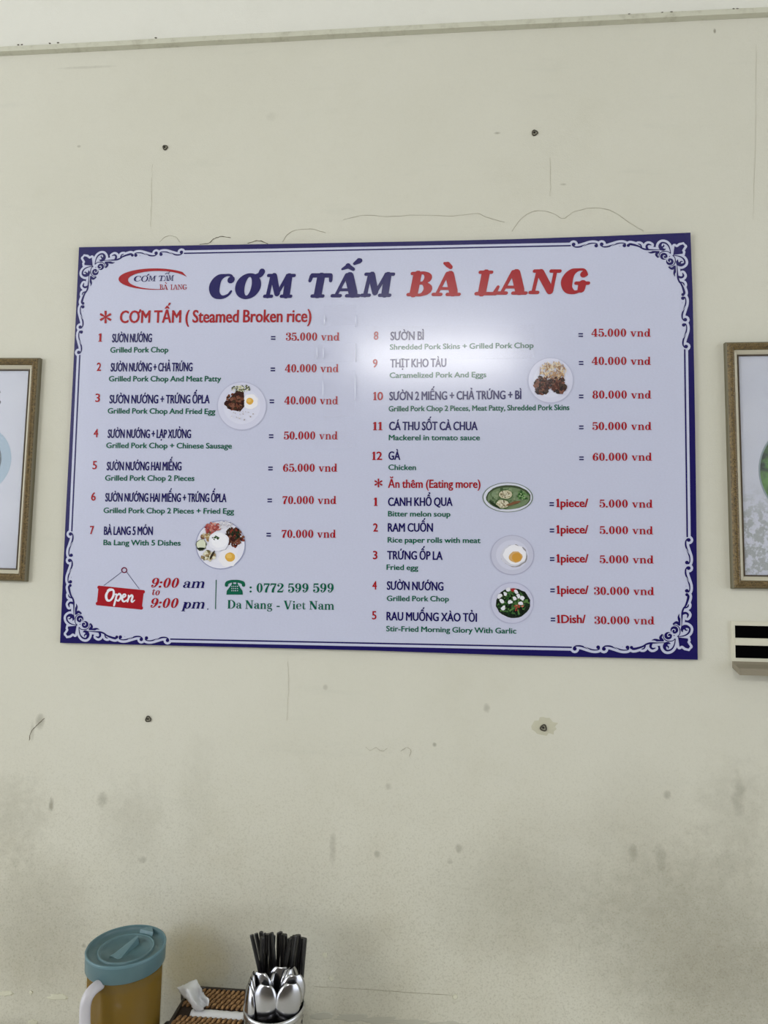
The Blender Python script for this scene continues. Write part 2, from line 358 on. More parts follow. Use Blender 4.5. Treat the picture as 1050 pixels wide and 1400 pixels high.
def thicken(vs, fs, w, wide, cap):
    """scale to pixels, then grow every outline by w/2 sideways and w/5 up and down"""
    x0 = min(p[0] for p in vs); x1 = max(p[0] for p in vs); q = 2.2
    P = [((p[0] - x0) / (x1 - x0) * (wide - w) + w / 2, p[1] * cap / 100 * q) for p in vs]
    k = Ink(); cnt = {}
    for f in fs:
        for a, b in zip(f, f[1:] + f[:1]): cnt[tuple(sorted((a, b)))] = cnt.get(tuple(sorted((a, b))), 0) + 1
        k.poly([(P[i][0] * 10, P[i][1] * 10) for i in f])
    for (a, b), n in cnt.items():
        if n == 1:
            (xa, ya), (xb, yb) = P[a], P[b]; l = math.hypot(xb - xa, yb - ya)
            if l < 1e-6: continue
            dx, dy = (xb - xa) / l * w * .3, (yb - ya) / l * w * .3
            k.stroke([((xa - dx) * 10, (ya - dy) * 10), ((xb + dx) * 10, (yb + dy) * 10)], w * 10)
    vs, fs = k.solve()
    return [(x / 10, y / 10 / q) for x, y in vs], fs
def serif(text, shear=0.0, light_from=None):
    vs, fs, x = [], [], 0.0
    for ch in text:
        (gv, gf), adv = SG[ch]; n = len(vs)
        vs += [(x + a + shear * b, b) for a, b in gv]; fs += [tuple(i + n for i in f) for f in gf]; x += adv
    return vs, fs
L_INK, L_TXT = -0.0006, -0.0009
def set_text(name, shape, u0, v0, u1, v1, cap, col, parent, y=L_TXT):
    """letters from (u0,v0) to (u1,v1) on their baseline, cap pixels tall, on the face of the board"""
    if len(shape) == 3:
        vs, fs = thicken(*shape, u1 - u0, cap); vs = [(x, yy * 100 / cap) for x, yy in vs]; x0, x1 = 0.0, u1 - u0
    else: vs, fs = shape; x0 = min(p[0] for p in vs); x1 = max(p[0] for p in vs)
    A = at(u0, v0, y); B = at(u1, v1, y); H = (at(u0, v0 - cap, y) - A).length / 100.0
    d = (B - A); sx = d.length / (x1 - x0); d.normalize(); nrm = V((-d.z, 0, d.x))
    pts = [A + d * ((p[0] - x0) * sx) + nrm * (p[1] * H) for p in vs]
    return obj(name, pts, fs, ink(col), parent)
def flat(name, k, fn, col, parent, y=L_TXT):
    vs, fs = k.solve()
    return obj(name, [fn(a, b, y) for a, b in vs], fs, ink(col), parent)
px = lambda a, b, y: at(a, b, y)
def flip(fs): return fs

# ------------------------------------------------------------------ the setting
WALL = 0.008
bm = bmesh.new(); bm_box(bm, (-4.6, WALL, 0), (4.6, WALL + 0.12, 3.3))
wall = tag(obj_bm('wall_back', bm, wall_material()), 'stained cream plaster wall behind the menu board', 'wall', kind='structure')
bm = bmesh.new(); bm_box(bm, (-4.6, -4.6, -0.05), (4.6, WALL + 0.12, 0))
tag(obj_bm('floor', bm, plain('floor_tile', rgb(186, 178, 164), 0.4)), 'tiled dining room floor', 'floor', kind='structure')
bm = bmesh.new(); bm_box(bm, (-4.6, -4.6, 3.3), (4.6, WALL + 0.12, 3.35))
tag(obj_bm('ceiling', bm, plain('ceiling_paint', rgb(225, 225, 215), 0.8)), 'white painted ceiling', 'ceiling', kind='structure')
bm = bmesh.new(); bm_box(bm, (-4.6, -4.75, 0), (4.6, -4.6, 3.3))  # added unseen wall, dark so the glossy board reflects less light
tag(obj_bm('wall_front_added', bm, plain('added_wall_brown', rgb(92, 84, 74), 0.7)), 'added dark wall behind the viewer that dims reflections in the board', 'wall', kind='structure')
# cable moulding along the top
def trim():
    m = NT('moulding_paint'); P = m.pos(); n = m.noise(30, 5, 0.7, P)
    m.p(Base_Color=m.mix(m.ramp(n, 0.45, 0.8), rgb(196, 195, 178), rgb(160, 156, 138)), Roughness=0.6)
    a = at(0, 62.5, WALL - 0.010); zt = a.z
    bm = bmesh.new(); X0, X1 = -3.2, 3.2
    prof = [(WALL, zt + 0.0005), (WALL - 0.0085, zt + 0.0005), (WALL - 0.011, zt - 0.002), (WALL - 0.0115, zt - 0.0125), (WALL, zt - 0.0135)]
    N = 60; rings = []
    for i in range(N + 1):
        x = X0 + (X1 - X0) * i / N; w = 0.0016 * math.sin(x * 2.3 + 0.5) + rnd.uniform(-.0003, .0003)
        rings.append([bm.verts.new((x, y, z + w)) for y, z in prof])
    for r0, r1 in zip(rings, rings[1:]):
        for k in range(len(prof) - 1): bm.faces.new((r0[k], r0[k + 1], r1[k + 1], r1[k]))
    bm.faces.new(rings[0]); bm.faces.new(rings[-1][::-1])
    o = tag(obj_bm('trim_1', bm, m.m), 'slim painted cable moulding running across the wall near the top', 'moulding', kind='structure')
    # dust and grime clots along its upper edge
    k = bmesh.new()
    for u, v in ((25, 63), (30, 60.5), (68, 59), (79, 58), (213, 52), (918, 13.5), (1003, 13), (1008, 14), (860, 17), (905, 16)):
        p = at(u, v, WALL - 0.0105)
        r = bmesh.ops.create_icosphere(k, subdivisions=1, radius=1.0)
        for q in r['verts']: q.co = V((p.x + q.co.x * 0.003 * rnd.uniform(.6, 1.3), p.y + q.co.y * 0.001, zt - 0.0003 + q.co.z * 0.0018 * rnd.uniform(.6, 1.3)))
    obj_bm('dust_clump', k, plain('dust', rgb(92, 86, 74), 0.9), o)
trim()
# cracks and lifted paint above the board, patches of filler low on the wall
CRACK = plain('crack_line', rgb(92, 84, 66), 0.9); FAINT = plain('faint_crack_line', rgb(158, 152, 132), 0.9)
def crack(pts, w, name='paint_crack'):
    bm = bmesh.new(); q = catmull(pts, 5)
    P = [at(u + rnd.uniform(-.5, .5), v + rnd.uniform(-.4, .4), WALL - 0.0004) for u, v in q]
    bm_tube(bm, P, [w * rnd.uniform(.5, 1.2) for _ in P], n=5)
    obj_bm(name, bm, CRACK if w >= .0005 else FAINT, wall)
crack([(273, 334), (286, 332), (292, 327), (302, 323.5), (315, 325)], 0.0007)
crack([(339, 333), (350, 329.5), (358, 330), (366, 333)], 0.0009)
crack([(386, 331), (393, 321), (404, 315), (424, 313), (445, 318)], 0.0004)
crack([(470, 300), (500, 294), (530, 296), (570, 294), (620, 295), (652, 292), (668, 298), (690, 304)], 0.0003)
crack([(700, 316), (716, 296), (736, 288), (757, 292), (770, 299), (786, 289), (814, 284), (838, 289), (858, 303), (880, 316)], 0.00035)
crack([(208, 225), (207, 270), (206, 310)], 0.0002)
crack([(218, 331), (228, 323), (240, 324), (246, 331)], 0.0003)
crack([(752, 215), (753, 245), (752, 268)], 0.0002)
crack([(500, 1021), (506, 1026), (514, 1022), (522, 1027), (530, 1023)], 0.0003)
crack([(548, 1027), (556, 1022), (562, 1026), (560, 1034)], 0.0003)
crack([(393, 905), (395, 935), (392, 985)], 0.0002)
crack([(40, 1012), (43, 1000), (52, 990), (60, 982)], 0.0005)
crack([(430, 1349), (470, 1351), (520, 1354), (560, 1357), (620, 1361)], 0.0004)
crack([(1034, 60), (1033, 180), (1030, 300)], 0.00015)
PATCH = plain('filler', rgb(204, 202, 182), 0.8)
def patch(u, v, ru, rv, name='plaster_patch', h=0.0012, mat=PATCH, seed=0):
    r = random.Random(seed + int(u)); N = 22; vs = [at(u, v, WALL - h)]; o1 = []
    for k in range(N):
        a = 2 * PI * k / N; j = r.uniform(0.72, 1.12); o1.append((u + ru * j * math.cos(a), v + rv * j * math.sin(a)))
    vs += [at(u + (a - u) * .8, v + (b - v) * .8, WALL - h) for a, b in o1]; vs += [at(a, b, WALL) for a, b in o1]
    fs = [(0, 1 + (k + 1) % N, 1 + k) for k in range(N)] + [(1 + k, 1 + (k + 1) % N, 1 + N + (k + 1) % N, 1 + N + k) for k in range(N)]
    obj(name, vs, fs, mat, wall)
for u, v, ru, rv in ((8, 1358, 12, 4), (42, 1357, 3, 3), (80, 1363, 15, 4.5), (45, 1398, 8, 4), (453, 1338, 3.5, 4), (622, 1363, 4, 4), (444, 1306, 4, 4)): patch(u, v, ru, rv)
patch(745, 993, 17, 14, h=0.0006, mat=plain('wall_filler', rgb(190, 187, 166), .8))
PATCHW = plain('bare_plaster', rgb(182, 180, 166), 0.85)
for u, v, ru, rv in ((440, 1389, 20, 6), (480, 1391, 24, 6), (520, 1395, 26, 6), (560, 1398, 26, 5), (610, 1401, 30, 5)): patch(u, v, ru, rv, mat=PATCHW, h=0.0008)

# ------------------------------------------------------------------ the menu board
root = empty('menu_board', (0, 0.0, ZC - 0.3975))
tag(root, 'large glossy menu board with navy ornamental border and price list on the wall', 'menu board')
outline = [(108, 338), (285, 335), (430, 332.6), (570, 330), (700, 327), (820, 323), (944, 318), (947, 400), (949.2, 510), (950.5, 590), (952, 700), (954, 902), (700, 896), (510, 889.5), (330, 885), (82, 879), (90, 700), (99.9, 510)]
N = len(outline)
vs = [at(u, v, 0.0) for u, v in outline]; vs += [V((p.x, WALL - 0.0015, p.z)) for p in vs]
fs = [tuple(range(N))[::-1], tuple(range(N, 2 * N))] + [(k, (k + 1) % N, N + (k + 1) % N, N + k) for k in range(N)]
obj('backing_panel', vs, fs, ink(NAVY), root)
# design rectangle in its own units: 827 x 547, origin top left
DQ = [at(111.6, 345.3), at(938.6, 328.6), at(946.4, 893), at(87.4, 875.1)]
DW, DH = 827.0, 547.0
def design(a, b, y):
    s, t = a / DW, b / DH
    p = (DQ[0] * (1 - s) + DQ[1] * s) * (1 - t) + (DQ[3] * (1 - s) + DQ[2] * s) * t
    return V((p.x, y, p.z))
# ornament of one corner, traced as pen strokes in tenths of a unit
T = lambda X, Y: ((X - 69) / 10.5, (Y - 213) / 10.5)
HALF = [  # strokes (x, y, width)
    [(285, 395, 10), (296, 330, 14), (318, 280, 18), (355, 248, 22), (402, 244, 26), (426, 285, 42), (412, 325, 48), (380, 342, 34), (352, 335, 12)],
    [(420, 300, 30), (395, 305, 24), (375, 290, 18), (378, 272, 10)],
    [(425, 346, 8), (520, 341, 14), (610, 336, 24), (665, 318, 22), (700, 293, 22), (765, 268, 28), (830, 254, 32), (855, 272, 24)],
    [(596, 332, 34), (606, 288, 30), (582, 262, 26), (545, 272, 12)],
    [(672, 300, 14), (690, 264, 18), (718, 254, 12)],
    [(440, 368, 10), (510, 374, 34), (550, 384, 24), (588, 376, 6)],
    [(452, 375, 40), (476, 412, 36), (456, 452, 20)],
    [(222, 275, 14), (206, 252, 14), (238, 236, 14), (300, 238, 17), (380, 262, 19), (450, 284, 22), (510, 284, 18), (546, 262, 12)],
]
HALF.append([(288, 400, 12), (318, 374, 11), (366, 367, 13), (414, 383, 12), (438, 416, 10), (441, 452, 8)])
HALF[7] = [(x + 682.5, y, w) for x, y, w in HALF[7]]
HALF.append([(x + 383, y - 6, w) for x, y, w in HALF[7]])
BALLS = [(852, 272, 22), (904.5, 273, 25), (1212.5, 246, 26), (1287.5, 267, 25), (1595, 240, 26)]
LEAF = [(128, 262), (158, 240), (190, 262), (215, 276), (240, 264), (264, 268), (276, 378), (285, 395), (150, 376), (166, 352), (166, 336), (138, 300)]
def corner(ink_, grow, flipx, flipy):
    def put(X, Y):
        a, b = T(X, Y)
        return (DW - a if flipx else a, DH - b if flipy else b)
    for sw in (False, True):
        def pt(X, Y):
            a, b = T(X, Y)
            if sw: a, b = b, a
            return (DW - a if flipx else a, DH - b if flipy else b)
        for st in HALF: ink_.stroke([pt(x, y) + ((w + 2 * grow) / 10.5,) for x, y, w in st], smooth=True, caps=True, joints=True, n=4)
        for x, y, r in BALLS: ink_.disc(*pt(x, y), (r + grow) / 10.5, n=12)
    if grow: ink_.stroke([pt(x, y) + (2 * grow / 10.5,) for x, y in LEAF], caps=True, joints=True, closed=True)
    ink_.poly([pt(x, y) for x, y in LEAF])
    for c in ((400, 428), (T(0, 0)[1], 0)):
        pass
    for x, y in ((376, 440),):
        for sw in (False, True):
            a, b = T(x, y)
            if sw: a, b = b, a
            ink_.disc(DW - a if flipx else a, DH - b if flipy else b, (50 + grow * .6) / 10.5, n=24)
panel = Ink()
def notch(f):  # panel outline, cut back behind the corner ornaments
    pts = [(149, 0), (147, 3), (110, 5), (80, 7), (55, 12), (32, 18), (18, 32), (12, 55), (7, 80), (5, 110), (3, 147), (0, 149)]
    return pts
C = notch(0)
ol = [(a, b) for a, b in C] + [(a, DH - b) for a, b in C[::-1]] + [(DW - a, DH - b) for a, b in C] + [(DW - a, b) for a, b in C[::-1]]
panel.poly(ol[::-1])
for fx in (False, True):
    for fy in (False, True): corner(panel, 34, fx, fy)
flat('printed_panel', panel, design, LAV, root, -0.0003)
k = Ink(); e, lw = 4.3, 1.9
k.line(149, e, DW - 149, e, lw); k.line(149, DH - e, DW - 149, DH - e, lw); k.line(e, 149, e, DH - 149, lw); k.line(DW - e, 149, DW - e, DH - 149, lw)
flat('border_line', k, design, NAVY, root, L_INK)
for fx in (False, True):
    for fy in (False, True):
        k = Ink(); corner(k, 0, fx, fy); orn = flat('corner_ornament', k, design, NAVY, root, L_INK)
        # pale scroll lines cut into the rosettes and the long scrolls
        for sw in (False, True):
            def pt(X, Y):
                a, b = T(X, Y)
                if sw: a, b = b, a
                return (DW - a if fx else a, DH - b if fy else b)
            k = Ink(); k.stroke([pt(*q) + (0.95,) for q in ((332, 462), (350, 472), (374, 468), (386, 448), (376, 430), (360, 434))], smooth=True, n=4, caps=True); flat('rosette_curl', k, design, LAV, orn, L_TXT)
            for d in (0, 383):
                k = Ink(); k.stroke([pt(1015 + d, 236 - d / 64) + (0.5,), pt(1092 + d, 282 - d / 64) + (0.5,)]); flat('scroll_line', k, design, LAV, orn, L_TXT)
            k = Ink(); k.stroke([pt(430, 357) + (1.2,), pt(560, 356) + (0.5,)]); flat('scroll_line', k, design, LAV, orn, L_TXT)

# title: every letter on its measured place
def letters(k, spec, shear, w=1.0):
    for ch, u0, u1, vb, cap in spec:
        g = Ink(); cooper_letter(ch, g, w); sh = [[(x + shear * y, y) for x, y in f] for f in g.f]
        x0 = min(p[0] for f in sh for p in f); x1 = max(p[0] for f in sh for p in f)
        for f in sh: k.f.append([(u0 + (x - x0) / (x1 - x0) * (u1 - u0), -(vb - y * cap / 100)) for x, y in f])
pxn = lambda a, b, y: at(a, -b, y)
k = Ink()
letters(k, [('C', 285.7, 321, 408.3, 33.5), ('O', 321.3, 357, 408, 33.5), ('M', 359.5, 404.5, 407.3, 33), ('T', 421.5, 455, 407, 33.5), ('A', 451.8, 493, 406.6, 33.5), ('M', 492.3, 540.3, 406, 33.5)], 0.2)
k.stroke([(347, -378, 5), (355, -376, 7), (358.5, -371, 8)], caps=True, smooth=True, joints=True)
k.stroke([(468, -368, 3), (476, -363.5, 7.5), (483, -368, 5)], caps=True, joints=True)
k.stroke([(484.5, -360.5, 4), (491, -356.5, 7.5), (492.5, -356, 6)], caps=True, joints=True)
k.f = [[p for p in f] for f in k.f]
navy_title = flat('title_text', k, pxn, NAVY, root)
navy_title['label'] = 'navy words of the large title'
k = Ink()
letters(k, [('B', 555.5, 591, 405, 33.5), ('A', 589.8, 630, 404.8, 33.5), ('L', 648.5, 683, 403.8, 34), ('A', 678, 721.5, 403, 34), ('N', 722.3, 768, 402.2, 34), ('G', 766.8, 807, 401.6, 34.5)], 0.2)
k.stroke([(608, -360, 4), (612, -361.5, 7.5), (616, -365, 6)], caps=True, joints=True)
red_title = flat('title_text', k, pxn, RED, root); red_title['label'] = 'red words of the large title'
# crescent logo
k = Ink(); o1, i1 = [], []
n = 40
for j in range(n + 1):
    t = math.radians(35 + (292 - 35) * j / n)
    o1.append((212 + 50 * math.cos(t), -(381.5 - 14.6 * math.sin(t))))
    t2 = math.radians(30 + (285 - 30) * j / n)
    i1.append((216 + 41 * math.cos(t2), -(382.8 - 12.4 * math.sin(t2))))
o1[0] = i1[0] = (255.7, -378.6); o1[-1] = i1[-1] = (216, -395.7)
for j in range(n): k.tri(o1[j], o1[j + 1], i1[j + 1]); k.tri(o1[j], i1[j + 1], i1[j])
logo = flat('logo', k, pxn, RED, root)
k = Ink(); ws = [('C', 183, 193, 385, 8), ('O', 193, 202.5, 385, 8), ('M', 202, 214, 384.7, 8), ('T', 217, 225, 384.4, 8), ('A', 223.5, 231, 384.2, 8), ('M', 229.5, 238, 384, 8)]
letters(k, ws, 0.22, 0.52); k.stroke([(201.5, -376.4, 1.2), (203.4, -375, 1.5)], caps=True); k.stroke([(226, -374.6, .9), (228.5, -373, .9), (231, -374.6, .9)], caps=True); k.stroke([(230.5, -373, .9), (232, -371.5, .9)], caps=True)
flat('logo_text', k, pxn, NAVY, logo)['label'] = 'navy words inside the logo'
k = Ink(); letters(k, [('B', 218, 223, 396.3, 7.6), ('A', 222.6, 230, 396.3, 7.6), ('L', 233, 237.5, 396.3, 7.6), ('A', 236.5, 243.5, 396.3, 7.6), ('N', 243, 249.5, 396.3, 7.6), ('G', 249.5, 256, 396.3, 7.6)], 0.0, 0.5)
k.stroke([(226, -386.2, 1), (227.6, -387.4, 1)], caps=True)
flat('logo_text', k, pxn, RED, logo)['label'] = 'red words under the logo'

def asterisk(name, u, v, r, parent):
    k = Ink()
    for j in range(6):
        a = PI / 2 + j * PI / 3
        k.stroke([(u + 0.12 * r * math.cos(a), -v + .12 * r * math.sin(a), r * .16), (u + .62 * r * math.cos(a), -v + .62 * r * math.sin(a), r * .36), (u + r * math.cos(a), -v + r * math.sin(a), r * .34)])
    k.disc(u, -v, r * .17)
    return flat(name, k, pxn, RED, parent)
B1, B2 = 0.012, 0.02
h = set_text('section_heading', sans('CƠM TẤM ( Steamed Broken rice)', 1.1), 163.4, 441.4, 425.7, 440, 16.5, RED, root); asterisk('asterisk', 144.3, 433.4, 8.6, h)
h = set_text('section_heading', sans('Ăn thêm (Eating more)', 0.7), 530.5, 666.8, 657, 667, 11.0, RED, root); asterisk('asterisk', 517.4, 660.3, 6, h)

ROWS = [  # number(u0,u1,vb) name(u0,u1,vb,vb2) translation(u0,u1,vb,vb2) equals(u,v) price(text,u0,u1,vb)
    ('1', 133.9, 139.5, 467, 'SƯỜN NƯỚNG', 153, 207.5, 468, 467.6, 'Grilled Pork Chop', 150.5, 230, 482, 481.6, 373.5, 462, '35.000 vnd', 390.6, 464.3, 465.7),
    ('2', 132, 138, 507, 'SƯỜN NƯỚNG + CHẢ TRỨNG', 151, 263, 507.8, 507.4, 'Grilled Pork Chop And Meat Patty', 148.6, 302.3, 521.4, 521.4, 373, 505, '40.000 vnd', 389.4, 463.1, 509),
    ('3', 130, 136.5, 549.4, 'SƯỜN NƯỚNG + TRỨNG ỐPLA', 149.4, 286.5, 551.4, 551.4, 'Grilled Pork Chop And Fried Egg', 147, 294.3, 565.2, 566, 371.7, 548.7, '40.000 vnd', 388.6, 462.4, 552.9),
    ('4', 127.7, 134, 597.7, 'SƯỜN NƯỚNG + LẠP XƯỞNG', 147, 261, 598.6, 598.9, 'Grilled Pork Chop + Chinese Sausage', 145, 317, 612.4, 613.2, 370.7, 596.4, '50.000 vnd', 388, 461.8, 600.9),
    ('5', 126.2, 132.3, 641.4, 'SƯỜN NƯỚNG HAI MIẾNG', 145.6, 248, 642.9, 643, 'Grilled Pork Chop 2 Pieces', 143.4, 265.8, 657, 657.4, 369.8, 640.5, '65.000 vnd', 386.8, 461.2, 645),
    ('6', 124.3, 130.8, 684.3, 'SƯỜN NƯỚNG HAI MIẾNG + TRỨNG ỐPLA', 143.6, 309.5, 685.6, 686.4, 'Grilled Pork Chop 2 Pieces + Fried Egg', 141.3, 320, 701.3, 702.4, 368.7, 684.2, '70.000 vnd', 386.2, 460, 689.2),
    ('7', 122.7, 128.3, 730.2, 'BÀ LANG 5 MÓN', 141.8, 208.8, 731.2, 731.4, 'Ba Lang With 5 Dishes', 141.2, 247, 745.2, 745.9, 367.3, 731, '70.000 vnd', 385, 459.5, 735.4),
    ('8', 510.9, 517.2, 464.4, 'SƯỜN BÌ', 533.6, 579.5, 465.1, 464.5, 'Shredded Pork Skins + Grilled Pork Chop', 532.9, 729.5, 478, 475.6, 794, 458, '45.000 vnd', 808.6, 889.8, 460.4),
    ('9', 509.5, 516, 502.2, 'THỊT KHO TÀU', 533.3, 610.3, 502.3, 501.4, 'Caramelized Pork And Eggs', 532.6, 665, 516.6, 515.6, 794.5, 496.3, '40.000 vnd', 809, 890, 498.9),
    ('10', 510, 523.6, 547, 'SƯỜN 2 MIẾNG + CHẢ TRỨNG + BÌ', 532.2, 713, 547.2, 545.4, 'Grilled Pork Chop 2 Pieces, Meat Patty, Shredded Pork Skins', 531.2, 778.6, 562.4, 560.5, 794.6, 542, '80.000 vnd', 810, 890.6, 545),
    ('11', 509.5, 522.8, 588.1, 'CÁ THU SỐT CÀ CHUA', 531.8, 653, 588, 588, 'Mackerel in tomato sauce', 531.4, 656.3, 601.8, 601.8, 794.8, 584.3, '50.000 vnd', 810, 891, 588),
    ('12', 508.6, 522.4, 628.7, 'GÀ', 530.9, 547.3, 628.6, 628.6, 'Chicken', 530.9, 568.8, 642.4, 642.6, 795, 626.6, '60.000 vnd', 810.3, 891.7, 630),
    ('1', 510.7, 516.4, 691.5, 'CANH KHỔ QUA', 530.4, 618.8, 691.6, 691.6, 'Bitter melon soup', 530.4, 615.8, 705.9, 706.4, 754.3, 689.2, '5.000 vnd', 819.7, 892.7, 693.9),
    ('2', 510.1, 516.6, 726.7, 'RAM CUỐN', 530.1, 592, 726.8, 726.8, 'Rice paper rolls with meat', 529.9, 657, 741.6, 742.4, 754.6, 725.3, '5.000 vnd', 820, 893.2, 730.2),
    ('3', 509.7, 516, 764.4, 'TRỨNG ỐP LA', 529.2, 605.2, 764.6, 765.4, 'Fried egg', 528.4, 571.8, 779, 779.5, 754.9, 764.4, '5.000 vnd', 820, 894, 770.1),
    ('4', 509, 515.2, 805.8, 'SƯỜN NƯỚNG', 528.8, 606.3, 806.2, 807.4, 'Grilled Pork Chop', 528.8, 613.8, 821.6, 822.3, 755.4, 807.2, '30.000 vnd', 812.2, 894.7, 813.3),
    ('5', 508.5, 514.8, 846.7, 'RAU MUỐNG XÀO TỎI', 528.3, 652.2, 848, 850, 'Stir-Fried Morning Glory With Garlic', 527.9, 706, 863, 866.2, 756, 847, '30.000 vnd', 812.8, 895, 853.4),
]
for i, (num, n0, n1, nb, name, a0, a1, ab, ab2, tr, t0, t1, tb, tb2, eu, ev, price, p0, p1, pb) in enumerate(ROWS):
    it = set_text('dish_name', sans(name, 0.68 if i < 7 else 0.8), a0, ab, a1, ab2, 11.3, NAVY, root)
    set_text('row_number', sans(num, 0.7), n0, nb, n1, nb, 11, RED, it)['label'] = 'red row number'
    set_text('translation', sans(tr, 0.55), t0, tb, t1, tb2, 7.2, GREEN, it)['label'] = 'small green translation'
    k = Ink(); k.line(eu - 3.1, -ev + 1.7, eu + 3.1, -ev + 1.7, 1.7); k.line(eu - 3.1, -ev - 1.7, eu + 3.1, -ev - 1.7, 1.7)
    flat('equals_sign', k, pxn, NAVY, it)
    set_text('price', serif(price), p0, pb, p1, pb + (0.4 if i > 11 else -0.1), 11, RED, it)['label'] = 'red price'
    if i >= 12:
        s = '1piece/' if i < 16 else '1Dish/'
        set_text('portion', sans(s, 0.9), 760.2 + (i - 12) * .2, pb - 0.8 - (i - 12) * .2, 804.4 + (i - 12) * .2 - (4.2 if i == 16 else 0), pb - 0.8 - (i - 12) * .2, 11, RED, it)['label'] = 'red portion word'
# opening hours, telephone and town
hrs = set_text('opening_hours', serif('9:00', 0.2), 206.6, 803.4, 244.6, 803.6, 13.4, RED, root)
set_text('hours_word', serif('am', 0.2), 250, 803.8, 279.3, 804.0, 13.4, NAVY, hrs); set_text('hours_word', serif('to', 0.2), 208, 813.6, 218.2, 813.8, 10, RED, hrs)
set_text('hours_numeral', serif('9:00', 0.2), 205.6, 831, 243.8, 831.3, 13.4, RED, hrs); set_text('hours_word', serif('pm', 0.2), 247.6, 831.8, 279.3, 832.2, 13.4, NAVY, hrs)
k = Ink(); k.disc(284, -832.8, .9); flat('hours_dot', k, pxn, NAVY, hrs)
k = Ink(); k.line(295.6, -792.6, 294.5, -832.8, 1.1); flat('divider_line', k, pxn, GREEN, root)
tel = set_text('telephone_number', serif(': 0772 599 599'), 341, 810, 456.2, 810.2, 12.6, GREEN, root)
set_text('town_text', serif('Da Nang - Viet Nam'), 311, 832, 456.6, 833.8, 11.6, GREEN, root)
k = Ink(); k.stroke([(309.5, -800.5, 4.6), (310.5, -797, 4.6), (316, -794.8, 3.8), (321, -794.5, 3.6), (326, -794.8, 3.8), (332, -797, 4.6), (333, -800.5, 4.6)], smooth=True, joints=True)
k.poly([(317, -798.5), (325, -798.5), (331.5, -808), (332, -813), (309.5, -813), (310, -808)]); k.line(318, -796, 318, -800, 2); k.line(324, -796, 324, -800, 2)
ti = flat('telephone_symbol', k, pxn, GREEN, tel)
k = Ink()
for a in range(4):
    for b in range(3): k.disc(317 + a * 2.6 , -801.6 - b * 3, .75, n=8)
flat('telephone_keys', k, pxn, LAV, tel, L_TXT - .0003)
# printed hanging OPEN sign
k = Ink(); pts = [(133, 800), (198.4, 807.3), (195.6, 834.2), (130.6, 827)]
cx = sum(p[0] for p in pts) / 4; cy = sum(p[1] for p in pts) / 4
k.poly([(cx + (x - cx) * .92, -(cy + (y - cy) * .82)) for x, y in pts]); k.stroke([(cx + (x - cx) * .92, -(cy + (y - cy) * .82), 5) for x, y in pts], closed=True, joints=True)
for x, y in pts: k.disc(cx + (x - cx) * .92, -(cy + (y - cy) * .82), 2.5, n=14)
osn = flat('open_sign', k, pxn, RED, root, L_INK)
k = Ink(); k.line(167, -781.5, 141.8, -800.6, .6); k.line(172.5, -781.5, 190.4, -805.2, .6); flat('sign_string', k, pxn, NAVY, osn)
k = Ink(); k.ring(169.8, -779.5, 4.1, 4.1, 1.5, 1.5); flat('sign_ring', k, pxn, (110, 24, 60), osn)
k = Ink()
def scr(*p): k.stroke([(144 + (x + .18 * y) * .52, -(820.3 + (x * .045)) + y * .52, w * .52) for x, y, w in p], smooth=True, caps=True, joints=True, n=5)
scr((14, 28, 4), (4, 24, 5), (0, 12, 6.5), (5, 0, 6), (14, 1, 5), (19, 14, 6), (16, 27, 5), (6, 29, 4), (1, 25, 3))
scr((24, 17, 4), (27, 14, 5), (25, -12, 5)); scr((26, 10, 3), (33, 19, 5), (39, 12, 5.5), (34, 1, 5), (27, 4, 3.5))
scr((41, 8, 3), (50, 14, 4), (49, 19, 4), (44, 17, 5), (43, 6, 5.5), (49, 0, 4.5), (57, 6, 3)); scr((58, 17, 4), (59.5, 12, 5), (58, 1, 5)); scr((58, 8, 3), (65, 18, 5), (69, 14, 5.5), (68, 4, 5), (71, 1, 4), (76, 6, 2.5))
flat('sign_lettering', k, pxn, (225, 225, 235), osn)

# printed photographs of dishes
class Pic:
    def __init__(s, seed): s.v, s.f, s.m, s.mats, s.z, s.r = [], [], [], [], L_TXT, random.Random(seed)
    def poly(s, pts, col):
        s.z -= 0.000006; n = len(s.v); s.v += [at(u, v, s.z) for u, v in pts]; s.f.append(tuple(range(n, n + len(pts)))[::-1])
        if col not in s.mats: s.mats.append(col)
        s.m.append(s.mats.index(col))
    def blob(s, u, v, ru, rv, col, jit=0.0, n=20, rot=0.0):
        c, q = math.cos(rot), math.sin(rot); p = []
        for k in range(n):
            a = 2 * PI * k / n; j = 1 + s.r.uniform(-jit, jit); x, y = ru * j * math.cos(a), rv * j * math.sin(a); p.append((u + x * c - y * q, v + x * q + y * c))
        s.poly(p, col)
    def scatter(s, u, v, ru, rv, cols, count, lo, hi, jit=.35):
        for _ in range(count):
            a, d = s.r.uniform(0, 2 * PI), math.sqrt(s.r.random()); t = s.r.uniform(lo, hi)
            s.blob(u + ru * d * math.cos(a), v + rv * d * math.sin(a), t, t * s.r.uniform(.5, 1), s.r.choice(cols), jit, 8, s.r.uniform(0, PI))
    def shreds(s, u, v, ru, rv, cols, count, ln, w):
        for _ in range(count):
            a, d = s.r.uniform(0, 2 * PI), math.sqrt(s.r.random()); x, y = u + ru * d * math.cos(a), v + rv * d * math.sin(a); b = s.r.uniform(0, PI); l = ln * s.r.uniform(.5, 1)
            c, q = math.cos(b), math.sin(b)
            s.poly([(x - l * c - w * q, y - l * q + w * c), (x - l * c + w * q, y - l * q - w * c), (x + l * c + w * q, y + l * q - w * c), (x + l * c - w * q, y + l * q + w * c)], s.r.choice(cols))
    def done(s, name, parent):
        return obj(name, s.v, s.f, None, parent, mats=[ink(c) for c in s.mats], fmat=s.m)
